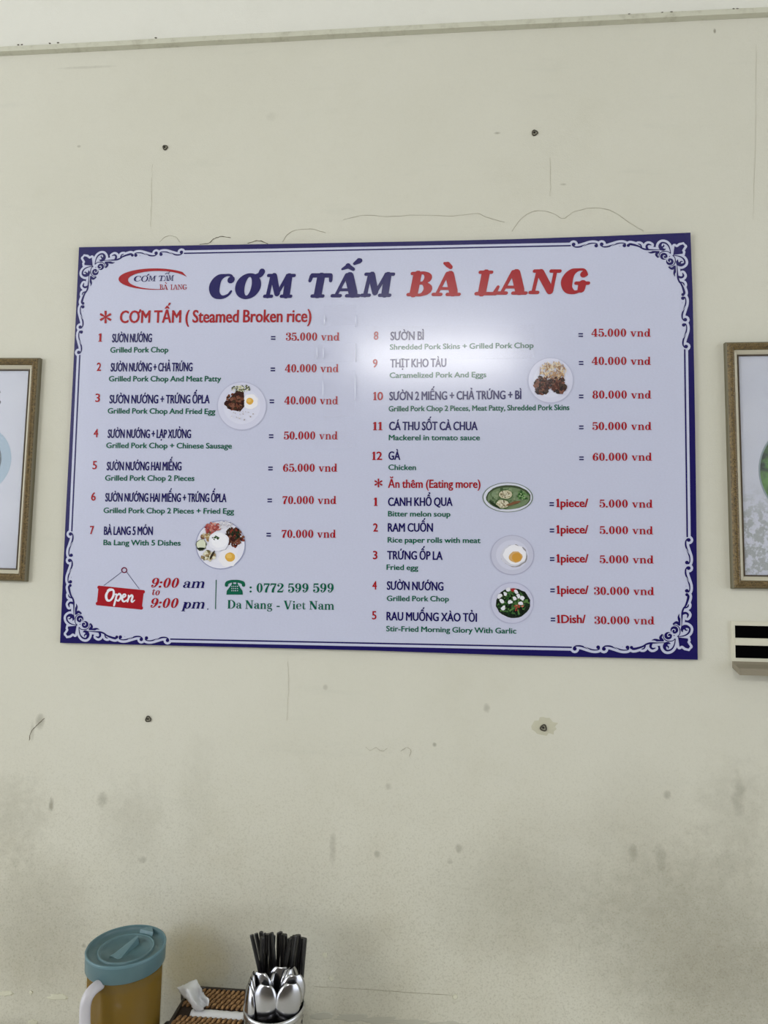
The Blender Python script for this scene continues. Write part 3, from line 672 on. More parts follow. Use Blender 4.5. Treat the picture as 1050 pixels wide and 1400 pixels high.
def plate(p, u, v, ru, rv, rim=(182, 184, 208), mid=(205, 206, 226), well=(212, 213, 231)):
    p.blob(u, v, ru, rv, rim, 0, 40); p.blob(u, v, ru * .96, rv * .96, mid, 0, 40); p.blob(u, v, ru * .74, rv * .74, well, 0, 36)
def photo(label, pl, build, seed):
    p = Pic(seed); plate(p, *pl[:4], **(pl[4] if len(pl) > 4 else {})); o = p.done('dish_photo', root); o['label'] = label
    build(seed, o)
def layer(name, seed, parent, fn, z):
    p = Pic(seed); p.z = L_TXT - z; fn(p); return p.done(name, parent)
MEAT = [(52, 26, 24), (78, 38, 30), (104, 60, 44), (34, 18, 18), (120, 78, 62), (60, 44, 32)]
def egg(seed, o, u, v, ru, rv, yu, yv, yr):
    layer('printed_egg', seed, o, lambda p: (p.blob(u, v, ru, rv, (232, 230, 236), .07, 18), p.blob(yu, yv, yr, yr * .95, (214, 166, 74), .04, 16), p.blob(yu - yr * .2, yv - yr * .2, yr * .6, yr * .5, (224, 184, 100), .05, 12)), .0002)
def fA(sd, o):
    def meat(p):
        p.poly([(318, 540), (326, 532), (333, 532), (334, 545), (334, 556), (328, 563), (316, 560), (306, 553)], (58, 32, 28)); p.scatter(321, 549, 12, 11, MEAT, 90, 1.2, 3.2)
        p.shreds(329, 531, 13, 4, [(86, 92, 52), (190, 186, 150), (60, 70, 40), (220, 220, 200)], 46, 2.6, .5); p.scatter(332, 568, 18, 6, [(222, 220, 228), (196, 190, 196), (170, 160, 160)], 26, .5, 1.3)
    layer('printed_meat', sd, o, meat, .0002); egg(sd, o, 342.5, 549, 10.2, 10.5, 341.5, 548.5, 5)
photo('plate with dark grilled pork and an egg beside row three', (330.6, 555, 34, 33.5), fA, 1)
def fB(sd, o):
    def meat(p):
        p.scatter(741, 528, 10, 11, MEAT, 110, 1.4, 3.6); p.scatter(764, 527, 9, 10, MEAT, 110, 1.4, 3.6); p.scatter(752, 522, 12, 8, MEAT, 60, 1, 2.6)
    layer('printed_meat', sd, o, meat, .0002)
    layer('printed_shreds', sd + 1, o, lambda p: p.shreds(756, 507, 18, 11, [(214, 188, 150), (176, 140, 104), (226, 210, 184), (150, 112, 80)], 130, 4.5, .45), .0012)
photo('plate with grilled pork under pale shredded skin at upper right', (752.9, 520, 31.5, 31.5), fB, 5)
def fC(sd, o):
    def meat(p):
        p.scatter(320, 735, 12, 13, MEAT + [(120, 50, 40)], 110, 1.3, 3.2); p.scatter(322, 731, 6, 5, [(24, 34, 24), (30, 46, 28)], 20, 1, 2.4)
        p.scatter(290.5, 722, 10, 7, [(166, 84, 80), (190, 120, 110), (140, 60, 60), (206, 160, 150)], 60, 1.2, 2.8)
    layer('printed_meat', sd, o, meat, .0002)
    layer('printed_vegetables', sd, o, lambda p: (p.scatter(283, 733, 8, 6, [(160, 130, 90), (206, 196, 160), (110, 80, 60)], 34, 1, 2.6), p.blob(275, 745, 7, 8, (60, 70, 48), .1), p.blob(275.4, 744, 6, 7, (208, 212, 190), .12), p.blob(275, 750, 5, 1.6, (28, 34, 26), .1),
        p.scatter(285, 760, 9, 6, [(206, 200, 172), (150, 130, 96), (110, 100, 66), (222, 220, 200)], 44, 1.2, 3), p.blob(290, 759, 1.6, 7, (56, 46, 36), .1, 12, .5), p.shreds(308, 718, 9, 5, [(226, 224, 232), (190, 186, 194)], 40, 3, .4)), .001)
    layer('printed_rice', sd, o, lambda p: (p.blob(299, 740, 14, 13.5, (228, 228, 238), .06), p.blob(299.5, 739, 11, 10, (236, 236, 243), .05), p.scatter(295, 735, 4.5, 3, [(36, 54, 32), (60, 84, 50)], 16, .8, 1.8)), .0016)
    egg(sd, o, 312, 763, 13.5, 12, 314.5, 761.5, 6.8)
photo('plate of five dishes round a rice mound', (301.5, 745, 34.2, 33.6, dict(rim=(150, 154, 186), mid=(222, 222, 236), well=(226, 226, 239))), fC, 9)
def fD(sd, o):
    def soup(p):
        p.blob(695, 680, 30.5, 16.6, (66, 78, 56), .02, 30); p.blob(695, 681, 29, 15, (112, 130, 98), .03, 30); p.scatter(694, 680, 25, 12, [(90, 112, 78), (134, 150, 116), (70, 88, 62), (122, 140, 110)], 60, 1.5, 4)
    layer('printed_soup', sd, o, soup, .0002)
    def mel(p):
        for u, v in ((691, 676), (687, 689)):
            p.blob(u, v, 10.5, 7, (70, 96, 58), .06); p.blob(u, v, 9, 5.8, (190, 184, 156), .08); p.scatter(u, v, 7, 4.4, [(208, 202, 180), (158, 146, 116), (120, 112, 90), (222, 218, 200)], 30, .8, 1.8)
        p.scatter(715, 677, 8, 6, [(72, 112, 60), (110, 150, 90), (48, 84, 46), (140, 170, 120)], 60, .7, 1.8); p.blob(702, 688, 10, 2, (120, 84, 60), .15, 12, -.3); p.blob(676, 690, 9, 1.6, (40, 56, 36), .1, 12, .6)
    layer('printed_vegetables', sd, o, mel, .0012)
photo('oval bowl of bitter melon soup', (694.2, 680, 34.6, 20.4, dict(rim=(104, 118, 104), mid=(206, 208, 222), well=(180, 188, 190))), fD, 13)
def fE(sd, o):
    layer('egg_edge', sd, o, lambda p: (p.blob(703, 760, 18, 15.2, (150, 146, 150), .06, 22), p.blob(702, 759.4, 17.4, 14.6, (206, 206, 220), .05, 22)), .0002)
    p = layer('printed_egg', sd, o, lambda p: (p.blob(703.5, 758.5, 15.6, 13, (234, 233, 240), .08, 20), p.blob(705, 761.5, 9.4, 7.6, (206, 166, 112), .05, 16), p.blob(706.5, 762, 6.6, 6.2, (204, 150, 66), .04, 16)), .0006)
photo('plate with a single fried egg', (700.4, 758.8, 30, 27.4, dict(rim=(172, 173, 198), mid=(193, 194, 214), well=(204, 205, 224))), fE, 17)
def fF(sd, o):
    G2 = [(24, 48, 28), (36, 72, 36), (18, 32, 22), (60, 96, 52), (14, 24, 18), (84, 120, 66)]
    layer('printed_vegetables', sd, o, lambda p: (p.blob(701.4, 824.6, 23.6, 20.4, (24, 36, 26), .03, 30), p.shreds(701.4, 824.6, 19, 16, G2, 150, 5.5, 1.1), p.scatter(710, 830, 7, 8, [(170, 64, 54), (190, 110, 90)], 10, .8, 1.8), p.blob(702, 806.5, 4, 2.4, (160, 40, 44), .2)), .0002)
    def gar(p):
        for u, v in ((686, 822), (691, 812), (698, 823), (709, 815), (714, 818), (688, 831), (706, 809), (695, 806), (704, 818), (683, 815), (712, 825)): p.blob(u, v, 3.4, 2.7, (222, 222, 230), .3, 8, p.r.uniform(0, 3))
    layer('printed_garlic', sd, o, gar, .0014)
photo('plate of dark green fried vegetable with white garlic', (700.3, 824.4, 29.6, 28.4, dict(rim=(176, 177, 204), mid=(196, 197, 219), well=(206, 207, 226))), fF, 21)

# strips of clear tape left on the board
TAPE = clear_plastic('clear_tape', rgb(226, 226, 240), 0.03, 0.165)
for (u0, v0, u1, v1) in ((500, 446, 730, 492), (430, 470, 487, 496), (443, 418, 487, 446), (442, 508, 486, 571), (430, 590, 486, 614)):
    vs = [at(u0, v0, -.0026), at(u1, v0 - 2, -.0026), at(u1, v1 - 2, -.0026), at(u0, v1, -.0026)]; vs += [V((q.x, -.0024, q.z)) for q in vs]
    obj('clear_tape', vs, [(3, 2, 1, 0), (4, 5, 6, 7), (0, 1, 5, 4), (1, 2, 6, 5), (2, 3, 7, 6), (3, 0, 4, 7)], TAPE, root)
TR_ = plain('tape_ridge', rgb(226, 228, 240), 0.12, spec=.9)
for (u, v0, v1) in ((443.5, 431, 445), (486.5, 430, 447), (433.5, 475, 491), (442, 475, 491), (486.5, 470, 495), (441.5, 521, 541), (485.5, 512, 548)):
    bm = bmesh.new(); bm_tube(bm, [at(u, v0, -.0026), at(u, (v0 + v1) / 2, -.0029), at(u - .3, v1, -.0026)], [.0004, .0008, .0004], n=6); obj_bm('tape_ridge', bm, TR_, root, True)

# ------------------------------------------------------------------ framed pictures
def gold_mat():
    m = NT('antique_gold'); P = m.pos(); n = m.noise(260, 5, .7, P)
    m.p(Base_Color=m.mix(m.ramp(n, .35, .7), rgb(68, 56, 34), rgb(132, 110, 68)), Roughness=.45, Metallic=.25); m.bump(n, .6, .001); return m.m
GOLD = gold_mat(); SIDE = plain('frame_side', rgb(104, 98, 76), .6, vary=.2, scale=120); LINER = plain('frame_liner', rgb(190, 184, 164), .6, vary=.1, scale=90); LIP = plain('frame_lip', rgb(74, 62, 46), .5, vary=.3, scale=200)
GLASS = clear_plastic('picture_glass', rgb(200, 205, 215), 0.05, 0.06)
def picture_frame(corners, label, art, mats):
    """corners: top left, top right, bottom right, bottom left at the wall"""
    c0 = sum((V(c) for c in corners), V((0, 0, 0))) / 4; rt = empty('picture_frame', (c0.x, WALL, c0.z)); tag(rt, label, 'picture frame', 'gilt picture frames beside the menu board')
    ctr = c0
    def rect(inset, depth):
        out = []
        for i, c in enumerate(corners):
            p = V(c); a = (V(corners[(i + 1) % 4]) - p).normalized(); b = (V(corners[(i - 1) % 4]) - p).normalized(); q = p + (a + b) * inset; out.append(V((q.x, WALL - depth, q.z)))
        return out
    def band(name, prof, mat):
        vs = []; fs = []
        for ins, dep in prof: vs += rect(ins, dep)
        for j in range(len(prof) - 1):
            for k in range(4): fs.append((j * 4 + k, j * 4 + (k + 1) % 4, j * 4 + 4 + (k + 1) % 4, j * 4 + 4 + k))
        return obj(name, vs, fs, mat, rt)
    band('frame_edge', [(0, 0), (0, .008), (.002, .0105)], SIDE)
    mo = band('gilt_moulding', [(.002, .0105), (.004, .0125), (.0065, .014), (.0095, .0145), (.0125, .013), (.0150, .0095)], GOLD)
    band('frame_liner', [(.0150, .0090), (.0165, .0078), (.0222, .0045)], LINER)
    band('inner_lip', [(.0222, .0045), (.0230, .0062), (.0243, .0060), (.0252, .0034)], LIP)
    for ins, dep, r, st in ((.0045, .0125, .0011, .0030), (.0135, .0120, .0010, .0030)):
        bm = bmesh.new(); R4 = rect(ins, dep)
        for i in range(4):
            a, b = R4[i], R4[(i + 1) % 4]; n = int((b - a).length / st)
            for j in range(n):
                p = a + (b - a) * (j / n); s = bmesh.ops.create_icosphere(bm, subdivisions=1, radius=r)
                for q in s['verts']: q.co += p
        obj_bm('bead_row', bm, plain('bead_gold', rgb(132, 114, 74), .4, .3, .3, 300), rt, True)
    bm = bmesh.new(); R4 = rect(.009, .0143)   # twisted ribbon on the moulding's crown
    for i in range(4):
        a, b = R4[i], R4[(i + 1) % 4]; d = (b - a); n = int(d.length / .0042); d.normalize(); nn = V((-d.z, 0, d.x))
        for j in range(n):
            p = a + (b - a) * ((j + .5) / n); s = bmesh.ops.create_icosphere(bm, subdivisions=1, radius=1)
            ax = (d * .8 + nn * .6).normalized(); ay = V((0, 1, 0)).cross(ax)
            for q in s['verts']: q.co = p + ax * q.co.x * .0032 + ay * q.co.y * .0012 + V((0, q.co.z * .0011, 0))
    obj_bm('ribbon_ornament', bm, plain('ribbon_gold', rgb(112, 92, 54), .45, .25, .3, 300), rt, True)
    R4 = rect(.0240, .0018); pic = obj('picture', R4, [(3, 2, 1, 0)], mats[0], rt); art(pic)
    R5 = rect(.0240, .0032) + rect(.0240, .0027); obj('glass_pane', R5, [(3, 2, 1, 0), (4, 5, 6, 7), (0, 1, 5, 4), (1, 2, 6, 5), (2, 3, 7, 6), (3, 0, 4, 7)], GLASS, rt)
    return rt
def paper(name, mould):
    m = NT(name); P = m.pos(); c = m.mix(m.noise(14, 4, .6, P), rgb(188, 191, 206), rgb(204, 206, 217))
    if mould:
        sep = m.node('ShaderNodeSeparateXYZ'); m.t.links.new(P, sep.inputs[0]); low = m.ramp(sep.outputs[2], ZC - .06, ZC - .16)
        n = m.ramp(m.noise(70, 5, .7, P), .44, .54); c = m.mix(m.math('MULTIPLY', m.math('MULTIPLY', n, low), .8), c, rgb(146, 150, 146))
        n2 = m.ramp(m.noise(260, 3, .7, P), .66, .72); c = m.mix(m.math('MULTIPLY', n2, .45), c, rgb(120, 122, 120))
    else:
        n2 = m.ramp(m.noise(120, 3, .7, P), .68, .74); c = m.mix(m.math('MULTIPLY', n2, .3), c, rgb(150, 150, 160))
    m.p(Base_Color=c, Roughness=.6); return m.m
def disc_art(name, u, v, r, y, mat, parent, r_in=0.0, n=64):
    c = at(u, v, y); rr = (at(u + r, v, y) - c).length; vs = []; fs = []
    # keep only what lies inside the frame opening
    vs = [c] + [V((c.x + rr * math.cos(2 * PI * k / n), y, c.z + rr * math.sin(2 * PI * k / n))) for k in range(n)]
    fs = [(0, 1 + k, 1 + (k + 1) % n) for k in range(n)]
    return obj(name, vs, fs, mat, parent)
YP = WALL - .0020
def art_left(pic):
    disc_art('printed_disc', -29, 628, 44.5, YP, plain('grey_blue_print', rgb(156, 176, 194), .6, vary=.15, scale=30), pic)
    disc_art('printed_disc', -29, 628, 31, YP - .0002, plain('dark_print', rgb(84, 96, 104), .6, vary=.3, scale=40), pic)
    k = Ink(); k.stroke([(-12, -541, 1.6), (-3, -534, 1.8), (1, -537, 1.0)], smooth=True); k.stroke([(-6, -546, 1.5), (0.5, -549, 1.6), (-1, -553, 1.2)], smooth=True); k.stroke([(-14, -548, 1.8), (-6, -552, 1.2)], smooth=True)
    flat('brush_lettering', k, pxn, (44, 42, 48), pic, YP)
def art_right(pic):
    disc_art('printed_disc', 1111, 644, 75, YP, plain('pale_rim_print', rgb(132, 146, 150), .6, vary=.1, scale=30), pic)
    m = NT('green_landscape_print'); P = m.pos(); n = m.noise(45, 5, .6, P)
    m.p(Base_Color=m.mix(m.ramp(n, .35, .65), rgb(28, 42, 26), rgb(92, 136, 62)), Roughness=.6)
    disc_art('printed_scene', 1111, 644, 72.6, YP - .0002, m.m, pic)
pl_, pr_ = at(58, 491, WALL), at(39, 795, WALL)
picture_frame([(pl_.x - .36, 0, pl_.z + .004), (pl_.x, 0, pl_.z), (pr_.x, 0, pr_.z), (pr_.x - .36, 0, pr_.z + .004)], 'gilt picture frame with cream liner left of the menu board, blue grey disc print', art_left, [paper('picture_paper', False)])
pl_, pr_ = at(989, 470, WALL), at(998.5, 804.5, WALL)
picture_frame([(pl_.x, 0, pl_.z), (pl_.x + .36, 0, pl_.z + .001), (pr_.x + .36, 0, pr_.z + .001), (pr_.x, 0, pr_.z)], 'gilt picture frame right of the menu board with mould spotted print and green disc', art_right, [paper('spotted_picture_paper', True)])

# ------------------------------------------------------------------ wall vent under the right frame
def vent():
    a = at(999, 849, WALL); zt = a.z; x0 = a.x; x1 = x0 + .30
    r = empty('wall_vent', ((x0 + x1) / 2, WALL, zt - .11)); tag(r, 'small cream wall vent with two dark slots below the right picture frame', 'vent')
    zz = lambda v: at(1003, v, WALL - .004).z
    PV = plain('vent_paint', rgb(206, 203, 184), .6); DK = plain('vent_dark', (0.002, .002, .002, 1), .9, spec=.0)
    bm = bmesh.new(); y1 = WALL - .004; s0, s1, s2, s3 = zz(855), zz(872), zz(882), zz(899.5); zb = zz(904)
    bm_box(bm, (x0, y1, s0), (x1, WALL, zt)); bm_box(bm, (x0, y1, zb), (x0 + .0055, WALL, s0)); bm_box(bm, (x1 - .0055, y1, zb), (x1, WALL, s0)); bm_box(bm, (x0 + .0055, y1, zb), (x1 - .0055, WALL, s3))
    obj_bm('vent_frame', bm, PV, r)
    bm = bmesh.new(); bm_box(bm, (x0 + .0055, y1 - .0015, s2), (x1 - .0055, WALL, s1), .0008); obj_bm('slat', bm, PV, r)
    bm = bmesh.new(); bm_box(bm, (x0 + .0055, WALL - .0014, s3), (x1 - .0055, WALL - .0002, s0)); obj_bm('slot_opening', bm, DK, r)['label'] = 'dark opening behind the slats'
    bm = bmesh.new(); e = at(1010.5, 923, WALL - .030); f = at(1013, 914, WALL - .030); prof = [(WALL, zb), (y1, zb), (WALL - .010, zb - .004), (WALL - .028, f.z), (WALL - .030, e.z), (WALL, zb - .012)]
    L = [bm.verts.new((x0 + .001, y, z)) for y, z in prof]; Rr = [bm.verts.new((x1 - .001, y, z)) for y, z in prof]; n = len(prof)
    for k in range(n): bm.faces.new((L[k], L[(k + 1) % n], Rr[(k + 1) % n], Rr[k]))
    bm.faces.new(L); bm.faces.new(Rr[::-1]); obj_bm('drip_ledge', bm, plain('dark_vent_paint', rgb(132, 124, 106), .8, vary=.15), r)  # ledge in one tone, darker than the rest of the vent
vent()

# ------------------------------------------------------------------ wall plugs
def anchor(u, v, label, s=1.0, tilt=0.0):
    p = at(u, v, WALL); r = empty('wall_plug', (p.x, WALL, p.z)); tag(r, label, 'wall plug', 'old wall plugs around the menu board')
    bm = bmesh.new(); N = 20; R0, R1 = .0052 * s, .0013 * s
    n2 = 8; rings = []
    for i in range(N):
        a = 2 * PI * i / N; w = 1 + .12 * math.sin(3 * a + tilt)
        rings.append([bm.verts.new((p.x + (R0 * w + R1 * math.cos(b)) * math.cos(a), WALL - .0012 - R1 * math.sin(b), p.z + (R0 * w + R1 * math.cos(b)) * math.sin(a))) for b in [2 * PI * j / n2 for j in range(n2)]])
    for i in range(N):
        for j in range(n2): bm.faces.new((rings[i][j], rings[(i + 1) % N][j], rings[(i + 1) % N][(j + 1) % n2], rings[i][(j + 1) % n2]))
    obj_bm('plug_rim', bm, plain('plug_dark', rgb(70, 66, 54), .8, vary=.4, scale=400), r, True)
    bm = bmesh.new(); bm_tube(bm, [(p.x, WALL, p.z), (p.x, WALL - .0012, p.z)], R0 * .95, n=18); obj_bm('plug_body', bm, plain('plug_grey', rgb(150, 147, 130), .7, vary=.3, scale=400), r)
    bm = bmesh.new(); bm_tube(bm, [(p.x - .0006, WALL - .001, p.z + .0004), (p.x - .0008, WALL - .0030, p.z + .0006)], [.0022 * s, .0018 * s], n=10); obj_bm('screw', bm, plain('rusty_screw', rgb(40, 36, 28), .6, .3, .3, 500), r)
anchor(226, 202, 'small wall plug high on the wall above the title, left one', .85, .4)
anchor(731, 182, 'dark wall plug high on the wall, right above the board', .95, 1.6)
anchor(203, 983, 'dark wall plug below the opening hours corner of the board', .95, 2.7)
anchor(743, 995, 'wall plug in a scuffed filler patch below the right half of the board', 1.0, 4.0)

# ------------------------------------------------------------------ table
tb = empty('dining_table', (0, -.38, 0)); tag(tb, 'pale topped dining table against the wall under the pitcher and cutlery cup', 'table')
STEEL = plain('brushed_steel', rgb(196, 196, 198), .28, 1.0, .05, 60)
bm = bmesh.new(); bm_box(bm, (-.75, -.70, TABLE - .03), (.75, -.004, TABLE), .004); obj_bm('tabletop', bm, plain('pale_laminate', rgb(226, 224, 216), .45), tb)
for x in (-.70, .70):
    for y in (-.65, -.05):
        bm = bmesh.new(); bm_tube(bm, [(x, y, 0), (x, y, TABLE - .03)], .018, n=16); obj_bm('leg', bm, STEEL, tb, True)

# ------------------------------------------------------------------ pitcher: outline of its oval lid carried back to a level plane
def level(u, v, z):
    a, b = (u - 525) / F, (v - 700) / F
    d = V([R[0][i] * a + R[1][i] * b + R[2][i] for i in range(3)]); return CP + d * ((z - CP.z) / d.z)
def pitcher():
    ZT = TABLE + 0.222
    oval = [level(171.7 + 55.7 * math.cos(t), 1294.5 + 29 * math.cos(t - math.radians(110)), ZT) for t in [2 * PI * k / 48 for k in range(48)]]
    c = sum(oval, V((0, 0, 0))) / len(oval); print('PITCHER', c, [max(p[i] for p in oval) - min(p[i] for p in oval) for i in range(2)])
    # orient counter-clockwise from above
    ar = sum(p.x * q.y - q.x * p.y for p, q in zip(oval, oval[1:] + oval[:1]))
    if ar < 0: oval = oval[::-1]
    r = empty('pitcher', (c.x, c.y, TABLE)); tag(r, 'plastic pitcher of amber tea with blue lid at the lower left', 'pitcher')
    N = len(oval)
    def ring(s, z, push=0.0): return [V((c.x + (p.x - c.x) * s, c.y + (p.y - c.y) * s, z)) for p in oval]
    def loft(name, levels, mat, cap0=True, cap1=True, parent=r):
        vs = []; fs = []
        for s, z in levels: vs += ring(s, z)
        for j in range(len(levels) - 1):
            for k in range(N): fs.append((j * N + k, j * N + (k + 1) % N, j * N + N + (k + 1) % N, j * N + N + k))
        if cap0: fs.append(tuple(range(N))[::-1])
        if cap1: n = (len(levels) - 1) * N; fs.append(tuple(range(n, n + N)))
        return obj(name, vs, fs, mat, parent, smooth=True)
    BODY = clear_plastic('pitcher_plastic', rgb(206, 205, 190), .035, .12, (.97, .97, .95, 1))
    TEA = clear_plastic('amber_tea', rgb(114, 86, 6), .92, .4, (.82, .6, .12, 1)); TEA.node_tree.nodes['Principled BSDF'].inputs['Specular IOR Level'].default_value = .08
    LID = clear_plastic('blue_lid_plastic', rgb(80, 109, 115), .92, .35, (.5, .72, .8, 1)); LIDR = clear_plastic('blue_lid_rim_plastic', rgb(92, 124, 132), .94, .3, (.5, .72, .8, 1))
    loft('pitcher_body', [(.90, TABLE), (.92, TABLE + .004), (.965, ZT - .012), (.93, ZT - .012), (.89, TABLE + .006), (.86, TABLE + .005)], BODY)
    loft('tea', [(.88, TABLE + .007), (.90, TABLE + .02), (.926, ZT - .029), (.90, ZT - .0285)], TEA)
    lid = loft('lid', [(.975, ZT - .028), (.992, ZT - .026), (1.0, ZT - .004), (.995, ZT), (.965, ZT + .0012), (.945, ZT - .001), (.93, ZT - .006), (.72, ZT - .0065), (.69, ZT - .004), (.66, ZT - .0035), (.63, ZT - .005), (.60, ZT - .009)], LID, cap0=False)
    loft('lid_rim', [(1.0, ZT - .003), (1.008, ZT), (.99, ZT + .0022), (.962, ZT + .0012)], LIDR, False, False, lid)
    loft('lid_ring', [(.715, ZT - .0065), (.705, ZT - .0028), (.675, ZT - .0028), (.66, ZT - .0045)], LIDR, False, False, lid)
    # pouring ridge across the lid
    far = max(oval, key=lambda p: p.x + p.y); ax = (far - c).normalized(); ax.z = 0; ay = V((-ax.y, ax.x, 0)); bm = bmesh.new()
    a_ = level(185, 1281, ZT); b_ = level(152, 1302, ZT); z = ZT - .010
    q = [bm.verts.new(V((p.x, p.y, z)) + o) for p, o in ((b_, V((-.008, .006, 0))), (b_, V((.016, -.004, 0))), (a_, V((.010, -.004, 0))), (a_, V((-.002, .010, 0))))] + [bm.verts.new(V((p.x, p.y, z + h_)) + o) for p, o, h_ in ((b_, V((-.002, .003, 0)), .002), (b_, V((.010, 0, 0)), .002), (a_, V((.006, -.002, 0)), .011), (a_, V((.002, .004, 0)), .011))]
    for f in ((3, 2, 1, 0), (4, 5, 6, 7), (0, 1, 5, 4), (1, 2, 6, 5), (2, 3, 7, 6), (3, 0, 4, 7)): bm.faces.new([q[i] for i in f])
    obj_bm('lid_grip', bm, LIDR, lid)
    # pouring lip at the far end
    tip = level(207, 1268.5, ZT); dirn = (tip - c); dirn.z = 0; dirn.normalize(); sd = V((-dirn.y, dirn.x, 0)); bm = bmesh.new()
    e = [tip + sd * .014 - dirn * .012, tip + dirn * .002, tip - sd * .014 - dirn * .012]
    T_ = [bm.verts.new(V((p.x, p.y, ZT + .001))) for p in e]; Bq = [bm.verts.new(V((p.x, p.y, ZT - .016)) - dirn * .006) for p in e]
    for i in range(3): j = (i + 1) % 3; bm.faces.new((T_[i], T_[j], Bq[j], Bq[i]))
    bm.faces.new(T_); bm.faces.new(Bq[::-1]); obj_bm('pouring_lip', bm, LIDR, lid)
    # handle
    HM = plain('handle_plastic', rgb(186, 183, 188), .25, vary=.03)
    yd = c.y - .055
    pts = [at(140, 1344, yd + .005), at(132, 1349, yd - .008), at(123, 1358, yd - .02), at(117.5, 1370, yd - .026), at(116, 1385, yd - .028), at(116.5, 1410, yd - .028), at(119, 1450, yd - .026), at(126, 1485, yd - .016), at(136, 1497, yd + .006)]
    q = catmull(pts, 5); bm = bmesh.new(); bm_tube(bm, q, [.0088] * len(q), n=12, squash=(V((0, 1, 0)), .85)); obj_bm('handle', bm, HM, r, True)
pitcher()

# ------------------------------------------------------------------ woven tissue box
CY = -.125
cup_z = at(374, 1371.5, CY).z; cup_x = at(374.5, 1381, CY).x; cup_r = (at(415, 1381, CY) - at(334, 1381, CY)).length / 2
def tissue_box():
    zt = TABLE + .106
    bl = level(270, 1350, zt); y1 = min(bl.y, WALL - .012); x0 = bl.x - .012; x1 = cup_x - cup_r - .004; y0 = y1 - .125
    print('TISSUE', bl, y0, y1, x0, x1)
    r = empty('tissue_box', ((x0 + x1) / 2, (y0 + y1) / 2, TABLE)); tag(r, 'brown woven rattan tissue box between the pitcher and the cutlery cup', 'tissue box')
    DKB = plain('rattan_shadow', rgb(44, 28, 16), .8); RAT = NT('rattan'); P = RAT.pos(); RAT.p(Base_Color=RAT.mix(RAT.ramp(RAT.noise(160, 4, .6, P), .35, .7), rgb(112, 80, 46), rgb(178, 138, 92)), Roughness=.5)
    bm = bmesh.new(); sl0, sl1 = y0 + .052, y0 + .074   # slot in the lid
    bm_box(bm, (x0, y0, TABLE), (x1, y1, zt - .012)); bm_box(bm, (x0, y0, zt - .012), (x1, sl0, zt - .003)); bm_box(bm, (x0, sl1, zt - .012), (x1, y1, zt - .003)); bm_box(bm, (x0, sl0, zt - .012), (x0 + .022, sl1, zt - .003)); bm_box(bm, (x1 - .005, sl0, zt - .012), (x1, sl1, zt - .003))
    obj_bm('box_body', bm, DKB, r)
    bm = bmesh.new()
    def strand(c, d, nrm, L, w, t):
        d = d.normalized(); b = nrm.cross(d); s = bmesh.ops.create_icosphere(bm, subdivisions=2, radius=1)
        for q in s['verts']: k = q.co.copy(); q.co = c + d * k.x * L + b * k.y * w + nrm * k.z * t
    row = .0125; colw = .0088
    for j in range(int((y1 - y0) / row)):
        y = y0 + (j + .5) * row
        if sl0 - .006 < y < sl1 + .006: continue
        for i in range(int((x1 - x0) / colw)):
            x = x0 + (i + .5 + (.5 if j % 2 else 0)) * colw
            if x > x1 - .002: continue
            strand(V((x, y, zt - .0015)), V((.3, 1, 0)), V((0, 0, 1)), .0078, .0034, .0030)
    for j in range(int((zt - TABLE - .006) / row)):
        z = TABLE + .004 + (j + .5) * row
        for i in range(int((x1 - x0) / colw)): strand(V((x0 + (i + .5 + (.5 if j % 2 else 0)) * colw, y0 - .001, z)), V((.3, 0, 1)), V((0, -1, 0)), .0078, .0034, .0022)
        for i in range(int((y1 - y0) / colw)): strand(V((x0 - .001, y0 + (i + .5) * colw, z)), V((0, .3, 1)), V((-1, 0, 0)), .0078, .0034, .0022)
    obj_bm('rattan_weave', bm, RAT.m, r, True)
    bm = bmesh.new()
    for pth in ([(x0, y0, zt - .001), (x0, y1, zt - .001)], [(x0, y1, zt - .001), (x1, y1, zt - .001)], [(x0, y0, zt - .001), (x1, y0, zt - .001)]): bm_tube(bm, pth, .0032, n=8)
    obj_bm('corner_binding', bm, plain('dark_rattan', rgb(40, 30, 22), .4, vary=.3), r, True)
    for yy in (y0 + .026, y1 - .012):   # little carrying loops and their knobs on the end
        bm = bmesh.new(); bm_tube(bm, [V((x0 - .003, yy - .012 * math.cos(t), zt - .022 + .018 * math.sin(t))) - V((.008 * math.sin(t), 0, 0)) for t in [PI * k / 10 for k in range(11)]], .0022, n=8)
        obj_bm('end_loop', bm, plain('loop_rattan', rgb(36, 26, 18), .35), r, True)
    bm = bmesh.new(); s = bmesh.ops.create_icosphere(bm, subdivisions=2, radius=.0065); kp = level(238, 1398, zt); 
    for q in s['verts']: q.co += V((x0 - .004, y0 + .028, zt - .004))
    obj_bm('end_knob', bm, plain('dark_wood_knob', rgb(24, 20, 16), .3), r, True)
    # tissues inside, showing as a white band in the slot
    TS = plain('tissue_paper', rgb(226, 228, 232), .9, vary=.02)
    tis = empty('tissue_stack', ((x0 + x1) / 2, (sl0 + sl1) / 2, zt - .0118)); tag(tis, 'white folded tissues filling the slot of the rattan tissue box', 'tissue')
    bm = bmesh.new(); n = 24
    g = [[bm.verts.new((x0 + .024 + (x1 - x0 - .030) * i / n, sl0 + .001 + (sl1 - sl0 - .002) * j / 4, zt - .0030 + .0035 * math.sin(PI * j / 4) + rnd.uniform(-.0006, .0006))) for i in range(n + 1)] for j in range(5)]
    for j in range(4):
        for i in range(n): bm.faces.new((g[j][i], g[j][i + 1], g[j + 1][i + 1], g[j + 1][i]))
    ed = [g[0][i] for i in range(n + 1)] + [g[j][n] for j in range(1, 5)] + [g[4][i] for i in range(n - 1, -1, -1)] + [g[j][0] for j in range(3, 0, -1)]
    lo = [bm.verts.new((v.co.x, v.co.y, zt - .0118)) for v in ed]
